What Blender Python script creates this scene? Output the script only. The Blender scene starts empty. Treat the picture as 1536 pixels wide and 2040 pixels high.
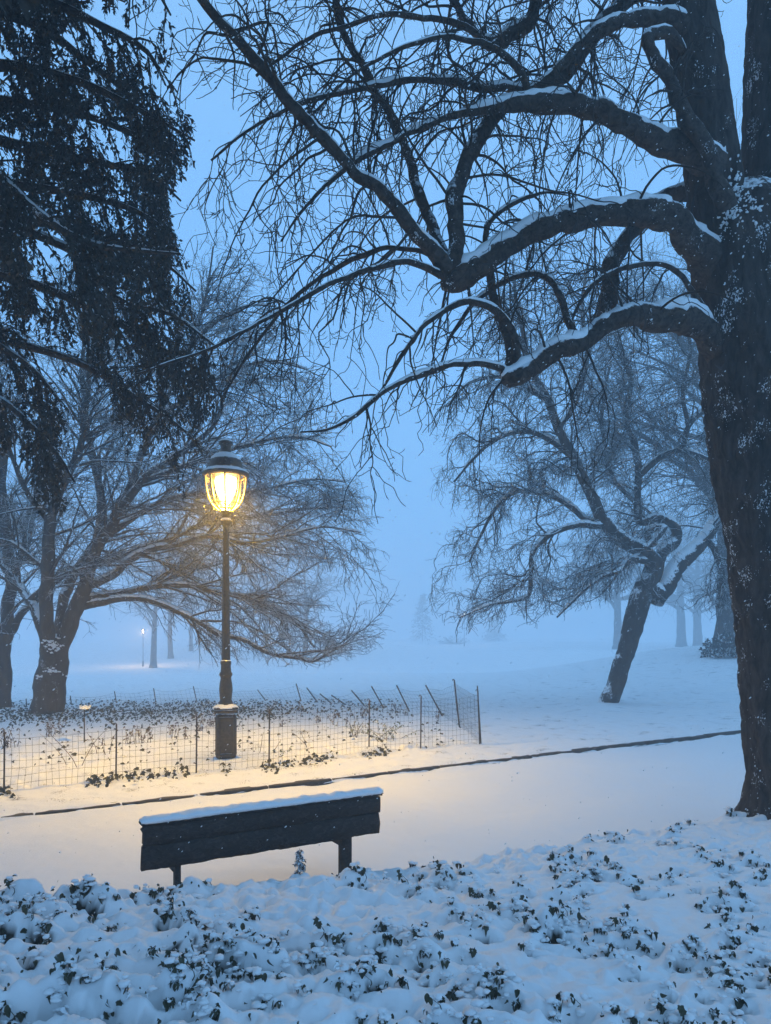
import bpy, math, random
import numpy as np

# ------------------------------------------------------------------ camera, world, exposure
scene = bpy.context.scene
F_PX, EYE, HOR = 1420.0, 2.2, 1265.0          # focal length and horizon in photo pixels, eye height in metres
cam_d = bpy.data.cameras.new('camera')
cam = bpy.data.objects.new('camera', cam_d)
scene.collection.objects.link(cam)
cam.location = (0, 0, EYE)
cam.rotation_euler = (math.radians(90), 0, 0)
cam_d.sensor_fit = 'VERTICAL'
cam_d.sensor_height = 36.0
cam_d.lens = F_PX / 2040.0 * 36.0
cam_d.shift_y = (HOR - 1020.0) / 2040.0
cam_d.clip_end = 2000.0
scene.camera = cam

world = bpy.data.worlds.new('World')
scene.world = world
world.use_nodes = True
wn, wl = world.node_tree.nodes, world.node_tree.links
wn.clear()
w_out = wn.new('ShaderNodeOutputWorld')
w_bg = wn.new('ShaderNodeBackground')
w_tc = wn.new('ShaderNodeTexCoord')
w_sep = wn.new('ShaderNodeSeparateXYZ')
w_ramp = wn.new('ShaderNodeValToRGB')
wl.new(w_tc.outputs['Generated'], w_sep.inputs[0])
wl.new(w_sep.outputs['Z'], w_ramp.inputs[0])
wr = w_ramp.color_ramp
wr.elements[0].position = 0.0
wr.elements[0].color = (0.205, 0.50, 0.93, 1)
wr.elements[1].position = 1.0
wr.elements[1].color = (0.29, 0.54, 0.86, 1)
e = wr.elements.new(0.45)
e.color = (0.20, 0.49, 0.93, 1)
w_sky = wn.new('ShaderNodeTexSky')             # the last of the daylight above the snow clouds
w_sky.sky_type = 'NISHITA'
w_sky.sun_disc = False
w_sky.sun_elevation = math.radians(-2.0)
w_sky.sun_rotation = math.radians(150.0)
w_mix = wn.new('ShaderNodeMixRGB')
w_mix.inputs[0].default_value = 0.05
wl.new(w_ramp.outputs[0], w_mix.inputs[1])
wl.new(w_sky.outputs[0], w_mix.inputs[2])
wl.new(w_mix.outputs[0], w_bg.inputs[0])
w_bg.inputs[1].default_value = 1.24
wl.new(w_bg.outputs[0], w_out.inputs[0])

scene.view_settings.view_transform = 'Standard'
scene.view_settings.look = 'None'
scene.view_settings.exposure = 0.0
scene.view_settings.gamma = 1.0
scene.render.engine = 'CYCLES'
cy = scene.cycles
cy.max_bounces = 8
cy.diffuse_bounces = 3
cy.glossy_bounces = 2
cy.transmission_bounces = 2
cy.transparent_max_bounces = 16
cy.volume_bounces = 3
cy.sample_clamp_indirect = 4.0
cy.use_adaptive_sampling = True
cy.adaptive_threshold = 0.015
cy.use_denoising = True
try:
    cy.denoiser = 'OPENIMAGEDENOISE'
    cy.denoising_input_passes = 'RGB_ALBEDO_NORMAL'
except Exception:
    pass
HAZE_DENSITY = 0.0074
LAMP_WATTS = 2250.0

rng = np.random.default_rng(11)
random.seed(5)
COL = scene.collection
UP = np.array([0.0, 0, 1])
TDIR = np.array([0.857, 0.515, 0.0])           # direction of the path on the ground
NDIR = np.array([-0.515, 0.857, 0.0])          # across the path, away from the camera
KERB_V = 9.43


def W(px, py, d):
    """photo pixel at distance d -> world point"""
    return np.array([(px - 768.0) / F_PX * d, d, EYE + (HOR - py) / F_PX * d])


def UV(u, v):
    return TDIR * u + NDIR * v


# ------------------------------------------------------------------ noise
def _hash(ix, iy, iz, seed):
    h = (ix * 374761393 + iy * 668265263 + iz * 2147483647 + seed * 144269504) & 0xFFFFFFFF
    h = ((h ^ (h >> 13)) * 1274126177) & 0xFFFFFFFF
    h = (h ^ (h >> 16)) & 0xFFFFFFFF
    return h / 4294967295.0 * 2 - 1


def vnoise(x, y, z=0.0, seed=0):
    x, y, z = np.broadcast_arrays(np.asarray(x, float), np.asarray(y, float), np.asarray(z, float))
    fx, fy, fz = np.floor(x), np.floor(y), np.floor(z)
    ix, iy, iz = fx.astype(np.int64), fy.astype(np.int64), fz.astype(np.int64)
    tx, ty, tz = x - fx, y - fy, z - fz
    tx, ty, tz = (t * t * t * (t * (t * 6 - 15) + 10) for t in (tx, ty, tz))
    r = 0
    for dx in (0, 1):
        wx = tx if dx else 1 - tx
        for dy in (0, 1):
            wy = ty if dy else 1 - ty
            for dz in (0, 1):
                wz = tz if dz else 1 - tz
                r = r + wx * wy * wz * _hash(ix + dx, iy + dy, iz + dz, seed)
    return r


def fbm(x, y, z=0.0, seed=0, octaves=4, gain=0.5):
    a, f, r = 1.0, 1.0, 0
    for o in range(octaves):
        r = r + a * vnoise(np.asarray(x) * f, np.asarray(y) * f, np.asarray(z) * f, seed + o * 17)
        a *= gain
        f *= 2.03
    return r


def sstep(a, b, x):
    t = np.clip((np.asarray(x, float) - a) / (b - a), 0, 1)
    return t * t * (3 - 2 * t)


# ------------------------------------------------------------------ mesh plumbing
class MB:
    """collects vertices and faces, links them as one mesh object"""

    def __init__(self):
        self.v, self.f, self.n = [], [], 0

    def add(self, verts, faces):
        verts = np.asarray(verts, float).reshape(-1, 3)
        self.v.append(verts)
        if isinstance(faces, np.ndarray):
            self.f.append(faces + self.n)
        elif len(faces):
            by = {}
            for f in faces:
                by.setdefault(len(f), []).append(f)
            for fs in by.values():
                self.f.append(np.asarray(fs, np.int64) + self.n)
        self.n += len(verts)
        return self

    def build(self, name, mat, parent=None, smooth=True):
        me = bpy.data.meshes.new(name)
        V = np.concatenate(self.v) if self.v else np.zeros((0, 3))
        me.vertices.add(len(V))
        me.vertices.foreach_set('co', V.astype(np.float32).ravel())
        tot = [np.full(len(f), f.shape[1], np.int32) for f in self.f]
        loops = np.concatenate([f.ravel() for f in self.f]).astype(np.int32)
        totals = np.concatenate(tot)
        starts = np.concatenate([[0], np.cumsum(totals)[:-1]]).astype(np.int32)
        me.loops.add(len(loops))
        me.loops.foreach_set('vertex_index', loops)
        me.polygons.add(len(totals))
        me.polygons.foreach_set('loop_start', starts)
        me.polygons.foreach_set('loop_total', totals)
        me.update(calc_edges=True)
        if smooth:
            me.polygons.foreach_set('use_smooth', np.ones(len(totals), bool))
        me.materials.append(mat)
        o = bpy.data.objects.new(name, me)
        COL.objects.link(o)
        if parent is not None:
            o.parent = parent
            L = np.zeros(3)
            p = parent
            while p is not None:
                L += np.array(p.location)
                p = p.parent
            o.location = tuple(-L)             # vertices are in world coordinates
        return o


def thing(name, label, cat, loc=(0, 0, 0), group=None):
    o = bpy.data.objects.new(name, None)
    o.empty_display_size = 0.2
    COL.objects.link(o)
    o.location = tuple(float(c) for c in loc)
    tag(o, label, cat, group)
    return o


def tag(o, label=None, cat=None, group=None, kind=None):
    if label:
        o['label'] = label
    if cat:
        o['category'] = cat
    if group:
        o['group'] = group
    if kind:
        o['kind'] = kind
    return o


def tubes(mb, P, R, S=4, cap=False):
    """P (N,K,3) centre lines, R (N,K) radii"""
    P = np.asarray(P, float)
    R = np.asarray(R, float)
    if P.ndim == 2:
        P, R = P[None], R[None]
    N, K, _ = P.shape
    T = np.gradient(P, axis=1)
    T /= np.linalg.norm(T, axis=2, keepdims=True) + 1e-12
    m = np.abs(T.mean(axis=1))
    ref = np.zeros((N, 3))
    ref[np.arange(N), m.argmin(axis=1)] = 1
    ref = np.repeat(ref[:, None, :], K, 1)
    A = np.cross(T, ref)
    A /= np.linalg.norm(A, axis=2, keepdims=True) + 1e-12
    B = np.cross(T, A)
    ang = np.arange(S) / S * 2 * math.pi
    V = P[:, :, None, :] + R[:, :, None, None] * (A[:, :, None, :] * np.cos(ang)[None, None, :, None] + B[:, :, None, :] * np.sin(ang)[None, None, :, None])
    idx = np.arange(N * K * S).reshape(N, K, S)
    a = idx[:, :-1, :]
    b = idx[:, 1:, :]
    Fq = np.stack([a, np.roll(a, -1, 2), np.roll(b, -1, 2), b], -1).reshape(-1, 4)
    mb.add(V.reshape(-1, 3), Fq)
    if cap and S > 2:
        base = mb.n - N * K * S
        fc = np.concatenate([idx[:, 0, ::-1], idx[:, -1, :]]) + base
        mb.f.append(fc)
    return mb


def spline(pts, n):
    """Catmull-Rom through rows of pts (any columns), n samples evenly by length"""
    p = np.asarray(pts, float)
    q = np.vstack([2 * p[0] - p[1], p, 2 * p[-1] - p[-2]])
    out = []
    for i in range(1, len(q) - 2):
        t = np.linspace(0, 1, 24, endpoint=False)[:, None]
        out.append(0.5 * (2 * q[i] + (q[i + 1] - q[i - 1]) * t + (2 * q[i - 1] - 5 * q[i] + 4 * q[i + 1] - q[i + 2]) * t ** 2
                          + (3 * q[i] - q[i - 1] - 3 * q[i + 1] + q[i + 2]) * t ** 3))
    out = np.vstack(out + [p[-1][None]])
    s = np.concatenate([[0], np.cumsum(np.linalg.norm(np.diff(out[:, :3], axis=0), axis=1))])
    t = np.linspace(0, s[-1], n)
    return np.stack([np.interp(t, s, out[:, c]) for c in range(out.shape[1])], 1)


def spawn(P, R, n, tr=(0.2, 1.0), L=(0.5, 1.0), K=8, ang=(30, 70), grav=0.5, curl=0.0, wig=0.15, rs=0.6, r_tip=0.002, rmax=9.0,
          bias=(0, 0, 0), flat=0.0, bud=False, r=None, keep=None, lshrink=0.4, meander=0.0):
    """children branches off the centre lines P: returns (P2, R2)"""
    r = r or rng
    seg = np.linalg.norm(np.diff(P, axis=1), axis=2)
    Ltot = seg.sum(1)
    pi = r.choice(len(P), size=n, p=Ltot / Ltot.sum())
    t = r.uniform(tr[0], tr[1], n)
    Kp = P.shape[1]
    x = t * (Kp - 1)
    i0 = np.minimum(x.astype(int), Kp - 2)
    fr = (x - i0)[:, None]
    pos = P[pi, i0] * (1 - fr) + P[pi, i0 + 1] * fr
    rad = R[pi, i0] * (1 - fr[:, 0]) + R[pi, i0 + 1] * fr[:, 0]
    tan = P[pi, i0 + 1] - P[pi, i0]
    tan /= np.linalg.norm(tan, axis=1, keepdims=True) + 1e-9
    rv = r.normal(size=(n, 3))
    rv[:, 1] *= (1 - flat)
    perp = rv - (rv * tan).sum(1, keepdims=True) * tan
    perp /= np.linalg.norm(perp, axis=1, keepdims=True) + 1e-9
    a = np.radians(r.uniform(ang[0], ang[1], n))[:, None]
    d = tan * np.cos(a) + perp * np.sin(a) + np.asarray(bias, float)
    d /= np.linalg.norm(d, axis=1, keepdims=True)
    ln = r.uniform(L[0], L[1], n) * (1 - lshrink * t)
    r0 = np.clip(rad * rs, r_tip * 1.3, rmax)
    step = (ln / (K - 1))[:, None]
    out = np.empty((n, K, 3))
    out[:, 0] = pos
    for k in range(1, K):
        s = k / (K - 1)
        d = d + (-grav + curl * max(0.0, (s - 0.45) / 0.55)) / K * UP + r.normal(size=(n, 3)) * wig
        d /= np.linalg.norm(d, axis=1, keepdims=True)
        out[:, k] = out[:, k - 1] + d * step
    s = np.linspace(0, 1, K)[None]
    if meander:
        for q_ in (1.0, 2.3):
            mv = r.normal(size=(n, 1, 3)) * (ln * meander / q_)[:, None, None]
            ph = r.uniform(0, 6.28, n)[:, None]
            w_ = np.sin(s * r.uniform(4, 8, n)[:, None] * q_ + ph) - np.sin(ph)
            out = out + mv * (w_ * np.minimum(1, s * 3))[..., None]
    R2 = r0[:, None] * (1 - s) + r_tip * s
    if bud:
        R2[:, -1] = r_tip * 0.5
        R2[:, -2] = r_tip * 1.9
    if keep is not None:
        kk = keep(out)
        out, R2 = out[kk], R2[kk]
    return out, R2


def px_of(Q):
    return 768 + Q[..., 0] / Q[..., 1] * F_PX, HOR - (Q[..., 2] - EYE) / Q[..., 1] * F_PX


def box(mb, c, half, rot=0.0, bev=0.0):
    """box centred at c, optional z rotation and chamfer on the vertical and horizontal edges"""
    hx, hy, hz = half
    b = min(bev, hx * .9, hy * .9, hz * .9)
    pts, faces = [], []
    if b <= 0:
        rings = [(-hz, 0), (hz, 0)]
        prof = [(-hx, -hy), (hx, -hy), (hx, hy), (-hx, hy)]
        ring = lambda i: prof
    else:
        rings = [(-hz, b), (-hz + b, 0), (hz - b, 0), (hz, b)]

        def ring(i):
            g = i
            X, Y = hx - g, hy - g
            c_ = b
            return [(-X + c_, -Y), (X - c_, -Y), (X, -Y + c_), (X, Y - c_), (X - c_, Y), (-X + c_, Y), (-X, Y - c_), (-X, -Y + c_)]
    cs, sn = math.cos(rot), math.sin(rot)
    n = 0
    for z, i in rings:
        pr = ring(i)
        n = len(pr)
        for (x, y) in pr:
            pts.append((c[0] + x * cs - y * sn, c[1] + x * sn + y * cs, c[2] + z))
    for k in range(len(rings) - 1):
        for j in range(n):
            faces.append((k * n + j, k * n + (j + 1) % n, (k + 1) * n + (j + 1) % n, (k + 1) * n + j))
    faces.append(tuple(range(n - 1, -1, -1)))
    faces.append(tuple(range((len(rings) - 1) * n, len(rings) * n)))
    return mb.add(pts, faces)


def lathe(mb, c, prof, S=24, rot=0.0, cap=True):
    """prof: list of (radius, z) upward"""
    V = []
    for r_, z in prof:
        for k in range(S):
            a = rot + 2 * math.pi * k / S
            V.append((c[0] + r_ * math.cos(a), c[1] + r_ * math.sin(a), z))
    Fs = []
    for i in range(len(prof) - 1):
        for k in range(S):
            Fs.append((i * S + k, i * S + (k + 1) % S, (i + 1) * S + (k + 1) % S, (i + 1) * S + k))
    if cap:
        Fs.append(tuple(range(S - 1, -1, -1)))
        Fs.append(tuple(range((len(prof) - 1) * S, len(prof) * S)))
    return mb.add(V, Fs)


def grid_mesh(mb, X, Y, Z):
    ny, nx = X.shape
    idx = np.arange(nx * ny).reshape(ny, nx)
    Fq = np.stack([idx[:-1, :-1], idx[:-1, 1:], idx[1:, 1:], idx[1:, :-1]], -1).reshape(-1, 4)
    return mb.add(np.stack([X, Y, Z], -1).reshape(-1, 3), Fq)


# ------------------------------------------------------------------ materials
def new_mat(name):
    m = bpy.data.materials.new(name)
    m.use_nodes = True
    n, l = m.node_tree.nodes, m.node_tree.links
    b = n['Principled BSDF']
    return m, n, l, b


def noise_node(n, l, scale, detail=4, rough=0.55, vec=None, dist=0.0):
    t = n.new('ShaderNodeTexNoise')
    t.inputs['Scale'].default_value = scale
    t.inputs['Detail'].default_value = detail
    t.inputs['Roughness'].default_value = rough
    t.inputs['Distortion'].default_value = dist
    if vec is not None:
        l.new(vec, t.inputs['Vector'])
    return t


def ramp_node(n, l, src, stops):
    r = n.new('ShaderNodeValToRGB')
    el = r.color_ramp.elements
    while len(el) > 1:
        el.remove(el[-1])
    el[0].position, el[0].color = stops[0][0], (*stops[0][1], 1) if len(stops[0][1]) == 3 else stops[0][1]
    for p, c in stops[1:]:
        e_ = el.new(p)
        e_.color = (*c, 1)
    l.new(src, r.inputs[0])
    return r


def geo_pos(n, l, scale=(1, 1, 1)):
    g = n.new('ShaderNodeNewGeometry')
    m = n.new('ShaderNodeMapping')
    m.inputs['Scale'].default_value = scale
    l.new(g.outputs['Position'], m.inputs['Vector'])
    return m.outputs[0], g


def add_bump(n, l, b, src, strength, dist):
    bp = n.new('ShaderNodeBump')
    bp.inputs['Strength'].default_value = strength
    bp.inputs['Distance'].default_value = dist
    l.new(src, bp.inputs['Height'])
    l.new(bp.outputs[0], b.inputs['Normal'])
    return bp


def snow_mat(name, base=0.86, bump=0.4, scale=30.0, dist=0.01, debris=0.0):
    m, n, l, b = new_mat(name)
    vec, g = geo_pos(n, l)
    t1 = noise_node(n, l, scale, 6, 0.6, vec)
    t2 = noise_node(n, l, 1.3, 3, 0.5, vec)
    rp = ramp_node(n, l, t2.outputs[0], [(0.3, (base * .97, base * .985, base)), (0.7, (base, base, base))])
    col = rp.outputs[0]
    if debris > 0:
        t3 = noise_node(n, l, 55.0, 2, 0.5, vec)
        t4 = noise_node(n, l, 3.0, 2, 0.5, vec)
        mu = n.new('ShaderNodeMath')
        mu.operation = 'MULTIPLY'
        l.new(t3.outputs[0], mu.inputs[0])
        l.new(t4.outputs[0], mu.inputs[1])
        r3 = ramp_node(n, l, mu.outputs[0], [(0.40 - debris * .05, (0, 0, 0)), (0.43 - debris * .05, (1, 1, 1))])
        mx = n.new('ShaderNodeMixRGB')
        l.new(r3.outputs[0], mx.inputs[0])
        l.new(col, mx.inputs[1])
        mx.inputs[2].default_value = (0.07, 0.06, 0.045, 1)
        col = mx.outputs[0]
    l.new(col, b.inputs['Base Color'])
    b.inputs['Roughness'].default_value = 0.75
    b.inputs['Specular IOR Level'].default_value = 0.25
    add_bump(n, l, b, t1.outputs[0], bump, dist)
    return m


def bark_mat(name, c0, c1, snow=0.0, th=0.55, fleck=0.0, stretch=(9, 9, 2.2), bump=0.9, dist=0.03, wind=(0, 0, 1)):
    """bark; snow lies where the surface faces up (and, for flecks, clings to the windward bark)"""
    m, n, l, b = new_mat(name)
    vec, g = geo_pos(n, l, stretch)
    t1 = noise_node(n, l, 1.0, 8, 0.65, vec, 0.6)
    rp = ramp_node(n, l, t1.outputs[0], [(0.30, c0), (0.72, c1)])
    col = rp.outputs[0]
    rough = None
    if snow > 0 or fleck > 0:
        dot = n.new('ShaderNodeVectorMath')
        dot.operation = 'DOT_PRODUCT'
        l.new(g.outputs['Normal'], dot.inputs[0])
        dot.inputs[1].default_value = (0, 0, 1)
        vec2, _ = geo_pos(n, l)
        t2 = noise_node(n, l, 14.0, 4, 0.6, vec2)
        ad = n.new('ShaderNodeMath')
        ad.operation = 'MULTIPLY_ADD'
        l.new(t2.outputs[0], ad.inputs[0])
        ad.inputs[1].default_value = 0.9
        l.new(dot.outputs['Value'], ad.inputs[2])
        r2 = ramp_node(n, l, ad.outputs[0], [(max(0.0, th + .35), (0, 0, 0)), (min(1.0, th + .47), (1, 1, 1))]) if th + .47 < 1.0 else None
        if r2 is None:
            sc = n.new('ShaderNodeMapRange')
            sc.inputs['From Min'].default_value = th + .35
            sc.inputs['From Max'].default_value = th + .47
            l.new(ad.outputs[0], sc.inputs['Value'])
            fac = sc.outputs[0]
        else:
            fac = r2.outputs[0]
        if fleck > 0:
            dw = n.new('ShaderNodeVectorMath')
            dw.operation = 'DOT_PRODUCT'
            l.new(g.outputs['Normal'], dw.inputs[0])
            dw.inputs[1].default_value = wind
            vec3, _ = geo_pos(n, l, (1, 1, .62))
            t3 = noise_node(n, l, 62.0, 3, 0.65, vec3, 0.4)
            t4 = noise_node(n, l, 4.2, 3, 0.6, vec3)
            s1 = n.new('ShaderNodeMath')
            s1.operation = 'MULTIPLY'
            l.new(t3.outputs[0], s1.inputs[0])
            l.new(t4.outputs[0], s1.inputs[1])
            s2 = n.new('ShaderNodeMath')
            s2.operation = 'MULTIPLY_ADD'
            l.new(dw.outputs['Value'], s2.inputs[0])
            s2.inputs[1].default_value = 0.05
            l.new(s1.outputs[0], s2.inputs[2])
            mr = n.new('ShaderNodeMapRange')
            mr.inputs['From Min'].default_value = 0.405 - fleck * .06
            mr.inputs['From Max'].default_value = 0.43 - fleck * .06
            l.new(s2.outputs[0], mr.inputs['Value'])
            mxm = n.new('ShaderNodeMath')
            mxm.operation = 'MAXIMUM'
            l.new(mr.outputs[0], mxm.inputs[0])
            l.new(fac, mxm.inputs[1])
            fac = mxm.outputs[0]
        mx = n.new('ShaderNodeMixRGB')
        l.new(fac, mx.inputs[0])
        l.new(col, mx.inputs[1])
        mx.inputs[2].default_value = (.82, .84, .86, 1)
        col = mx.outputs[0]
    l.new(col, b.inputs['Base Color'])
    b.inputs['Roughness'].default_value = 0.9
    b.inputs['Specular IOR Level'].default_value = 0.2
    add_bump(n, l, b, t1.outputs[0], bump, dist)
    return m


def plain_mat(name, c0, c1, rough=0.6, scale=20, metal=0.0, bump=0.2, dist=0.004, snow_th=None, spec=0.4):
    if snow_th is not None:
        m = bark_mat(name, c0, c1, snow=1.0, th=snow_th, stretch=(scale,) * 3, bump=bump, dist=dist)
        b = m.node_tree.nodes['Principled BSDF']
    else:
        m, n, l, b = new_mat(name)
        vec, g = geo_pos(n, l)
        t = noise_node(n, l, scale, 5, 0.6, vec)
        rp = ramp_node(n, l, t.outputs[0], [(0.3, c0), (0.7, c1)])
        l.new(rp.outputs[0], b.inputs['Base Color'])
        add_bump(n, l, b, t.outputs[0], bump, dist)
    b.inputs['Roughness'].default_value = rough
    b.inputs['Metallic'].default_value = metal
    b.inputs['Specular IOR Level'].default_value = spec
    return m


M = {}
M['snow'] = snow_mat('snow', bump=0.25, dist=0.006)
M['snow_path'] = snow_mat('snow_on_path', bump=0.25, dist=0.008, scale=16)
M['snow_lawn'] = snow_mat('snow_on_lawn', bump=0.3, dist=0.02, scale=9, debris=0.45)
M['snow_bed'] = snow_mat('snow_on_bed', bump=0.35, dist=0.015, scale=14, debris=0.7)
M['snow_bank'] = snow_mat('snow_on_bank', bump=0.35, dist=0.010, scale=22)
M['flake'] = snow_mat('snowflake', bump=0.0)
M['bark_near'] = bark_mat('dark_furrowed_bark', (.012, .010, .009), (.085, .070, .060), snow=1, th=.62, fleck=0.10, stretch=(14, 14, 4), bump=1.0, dist=0.05, wind=(-.7, -.6, .25))
M['limb_near'] = bark_mat('dark_limb_bark', (.016, .013, .012), (.115, .092, .078), snow=1, th=.50, fleck=0.25, stretch=(17, 17, 17), bump=1.0, dist=0.035, wind=(-.5, -.4, .6))
M['twig_near'] = plain_mat('dark_twig_bark', (.022, .018, .016), (.05, .042, .036), 0.8, 60, bump=0.0)
M['bark_mid'] = bark_mat('grey_bark_with_snow', (.022, .019, .017), (.07, .062, .055), snow=1, th=.45, fleck=0.30, stretch=(9, 9, 3), bump=0.8, dist=0.03, wind=(-.7, -.4, .4))
M['twig_mid'] = bark_mat('grey_twig_with_snow', (.02, .018, .016), (.06, .055, .05), snow=1, th=.50, bump=0.0)
M['twig_fine'] = plain_mat('fine_twig_bark', (.018, .016, .015), (.045, .04, .036), 0.85, 40, bump=0.0)
M['needle'] = plain_mat('dark_needles', (.018, .020, .017), (.085, .080, .070), 0.75, 16, bump=0.0, spec=.25)
M['needle_snow'] = bark_mat('snowy_needles', (.02, .024, .02), (.06, .06, .05), snow=1, th=.42, stretch=(9, 9, 9), bump=0.0)
M['iron'] = plain_mat('dark_cast_iron', (.034, .030, .025), (.095, .083, .066), 0.5, 22, metal=0.35, bump=0.4, dist=0.006, snow_th=.60)
M['wire'] = plain_mat('rusty_wire', (.035, .028, .024), (.075, .058, .048), 0.6, 30, metal=0.4, bump=0.0)
M['wood'] = None
M['ivy'] = plain_mat('ivy_leaf', (.018, .024, .011), (.080, .080, .042), 0.55, 22, bump=0.25, dist=0.003, snow_th=.52)
M['litter'] = plain_mat('dark_leaf_litter', (.014, .017, .009), (.05, .05, .028), 0.6, 18, bump=0.1)
M['dry'] = plain_mat('dry_brown_stem', (.06, .042, .028), (.15, .105, .07), 0.8, 12, bump=0.0, snow_th=.75)
M['stone'] = plain_mat('kerb_stone', (.03, .027, .024), (.085, .075, .065), 0.85, 18, bump=0.5, dist=0.01)
M['green'] = plain_mat('pale_green_leaf', (.06, .10, .03), (.16, .19, .07), 0.5, 12, bump=0.1, snow_th=.62)


def wood_mat():
    m, n, l, b = new_mat('weathered_dark_wood')
    g = n.new('ShaderNodeNewGeometry')
    mp = n.new('ShaderNodeMapping')
    mp.inputs['Rotation'].default_value = (0, 0, -math.radians(31))
    mp.inputs['Scale'].default_value = (2.0, 30, 30)
    l.new(g.outputs['Position'], mp.inputs[0])
    t = noise_node(n, l, 1.0, 7, 0.65, mp.outputs[0], 1.2)
    vec, _ = geo_pos(n, l)
    t2 = noise_node(n, l, 5.0, 4, 0.6, vec)
    rp = ramp_node(n, l, t.outputs[0], [(0.3, (.007, .006, .006)), (0.5, (.022, .018, .016)), (0.72, (.075, .063, .055))])
    rr = ramp_node(n, l, t2.outputs[0], [(0.3, (.5, .5, .5)), (0.7, (.9, .9, .9))])
    mu = n.new('ShaderNodeMixRGB')
    mu.blend_type = 'MULTIPLY'
    mu.inputs[0].default_value = 0.7
    l.new(rp.outputs[0], mu.inputs[1])
    l.new(rr.outputs[0], mu.inputs[2])
    mp3 = n.new('ShaderNodeMapping')                # snow driven into the grain
    mp3.inputs['Rotation'].default_value = (0, math.radians(-35), -math.radians(31))
    mp3.inputs['Scale'].default_value = (5, 5, 26)
    l.new(g.outputs['Position'], mp3.inputs[0])
    t5 = noise_node(n, l, 1.0, 5, .7, mp3.outputs[0], .5)
    r5 = ramp_node(n, l, t5.outputs[0], [(.66, (0, 0, 0)), (.78, (.4, .4, .4))])
    m5 = n.new('ShaderNodeMixRGB')
    l.new(r5.outputs[0], m5.inputs[0])
    l.new(mu.outputs[0], m5.inputs[1])
    m5.inputs[2].default_value = (.6, .62, .64, 1)
    l.new(m5.outputs[0], b.inputs['Base Color'])
    b.inputs['Roughness'].default_value = 0.75
    add_bump(n, l, b, t.outputs[0], 1.0, 0.02)
    return m


M['wood'] = wood_mat()


def glow_mat(name, col, strength, see_through=True):
    m = bpy.data.materials.new(name)
    m.use_nodes = True
    n, l = m.node_tree.nodes, m.node_tree.links
    n.clear()
    out = n.new('ShaderNodeOutputMaterial')
    em = n.new('ShaderNodeEmission')
    em.inputs[0].default_value = (*col, 1)
    em.inputs[1].default_value = strength
    if see_through:
        tr = n.new('ShaderNodeBsdfTransparent')
        ad = n.new('ShaderNodeAddShader')
        l.new(em.outputs[0], ad.inputs[0])
        l.new(tr.outputs[0], ad.inputs[1])
        l.new(ad.outputs[0], out.inputs[0])
    else:
        l.new(em.outputs[0], out.inputs[0])
    m.cycles.emission_sampling = 'NONE'
    return m


def glass_mat():
    m = bpy.data.materials.new('lantern_glass')
    m.use_nodes = True
    n, l = m.node_tree.nodes, m.node_tree.links
    n.clear()
    out = n.new('ShaderNodeOutputMaterial')
    tr = n.new('ShaderNodeBsdfTransparent')
    tr.inputs[0].default_value = (.96, .96, .95, 1)
    gl = n.new('ShaderNodeBsdfGlossy')
    gl.inputs['Roughness'].default_value = 0.08
    df = n.new('ShaderNodeBsdfTranslucent')     # frost and melting flakes on the pane
    df.inputs[0].default_value = (.9, .9, .9, 1)
    vec, g = geo_pos(n, l)
    t = noise_node(n, l, 45.0, 3, 0.6, vec)
    rp = ramp_node(n, l, t.outputs[0], [(0.60, (.0, .0, .0)), (0.72, (.10, .10, .10))])
    m1 = n.new('ShaderNodeMixShader')
    l.new(rp.outputs[0], m1.inputs[0])
    l.new(tr.outputs[0], m1.inputs[1])
    l.new(df.outputs[0], m1.inputs[2])
    m2 = n.new('ShaderNodeMixShader')
    m2.inputs[0].default_value = 0.05
    l.new(m1.outputs[0], m2.inputs[1])
    l.new(gl.outputs[0], m2.inputs[2])
    l.new(m2.outputs[0], out.inputs[0])
    return m


M['glow'] = glow_mat('lamp_glow', (1.0, 0.62, 0.20), 14.0)
M['glow_far'] = glow_mat('far_lamp_glow', (1.0, 0.7, 0.35), 60.0)
M['glow_dim'] = glow_mat('dim_lamp_glow', (1.0, 0.85, 0.6), 4.0)
M['glass'] = glass_mat()
M['lit_metal'] = plain_mat('lamplit_metal', (.42, .30, .13), (.60, .45, .22), 0.4, 30, metal=.4, bump=0.1)  # lamplight put into the colour: lighter, yellower metal so the basket looks lit

# ------------------------------------------------------------------ ground
def bank_edge(u):
    return 4.95 - 0.06 * np.clip(u, -3, 9) + 0.10 * vnoise(u * 0.9, 3.3, seed=4)


def bank_crest(u):
    return np.clip(0.58 - 0.075 * np.clip(u, -1.5, 9), 0.30, 0.70)


def lawn_base(x, y):
    x, y = np.asarray(x, float), np.asarray(y, float)
    v = x * NDIR[0] + y * NDIR[1]
    z = 0.09 + 0.05 * sstep(9.5, 12.5, v)
    z = z + 1.55 * np.exp(-(((x - 19) / 10.0) ** 2 + ((y - 38) / 9.0) ** 2))
    z = z - 2.4 * np.exp(-((y - 90) / 38.0) ** 2) * (1 - sstep(4, 16, x - .05 * y))
    far = sstep(20, 60, y)
    z = z + far * 0.35 * fbm(x * 0.02, y * 0.03, seed=9, octaves=2)
    return z


def bank_base(x, y):
    u = x * TDIR[0] + y * TDIR[1]
    v = x * NDIR[0] + y * NDIR[1]
    ve, zc = bank_edge(u), bank_crest(u)
    k = 1 - sstep(ve - 0.12, ve + 0.75, v)
    return (zc + 0.03 * np.clip(ve - v, 0, 6)) * k - 0.03 + 0.03 * k


# path: v from 4.2 to the kerb
def v_grid(u0, u1, v0, v1, nu, nv, pu=None):
    u = np.linspace(u0, u1, nu) if pu is None else pu
    v = np.linspace(v0, v1, nv)
    U, V = np.meshgrid(u, v)
    return U, V, U * TDIR[0] + V * NDIR[0], U * TDIR[1] + V * NDIR[1]


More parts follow.
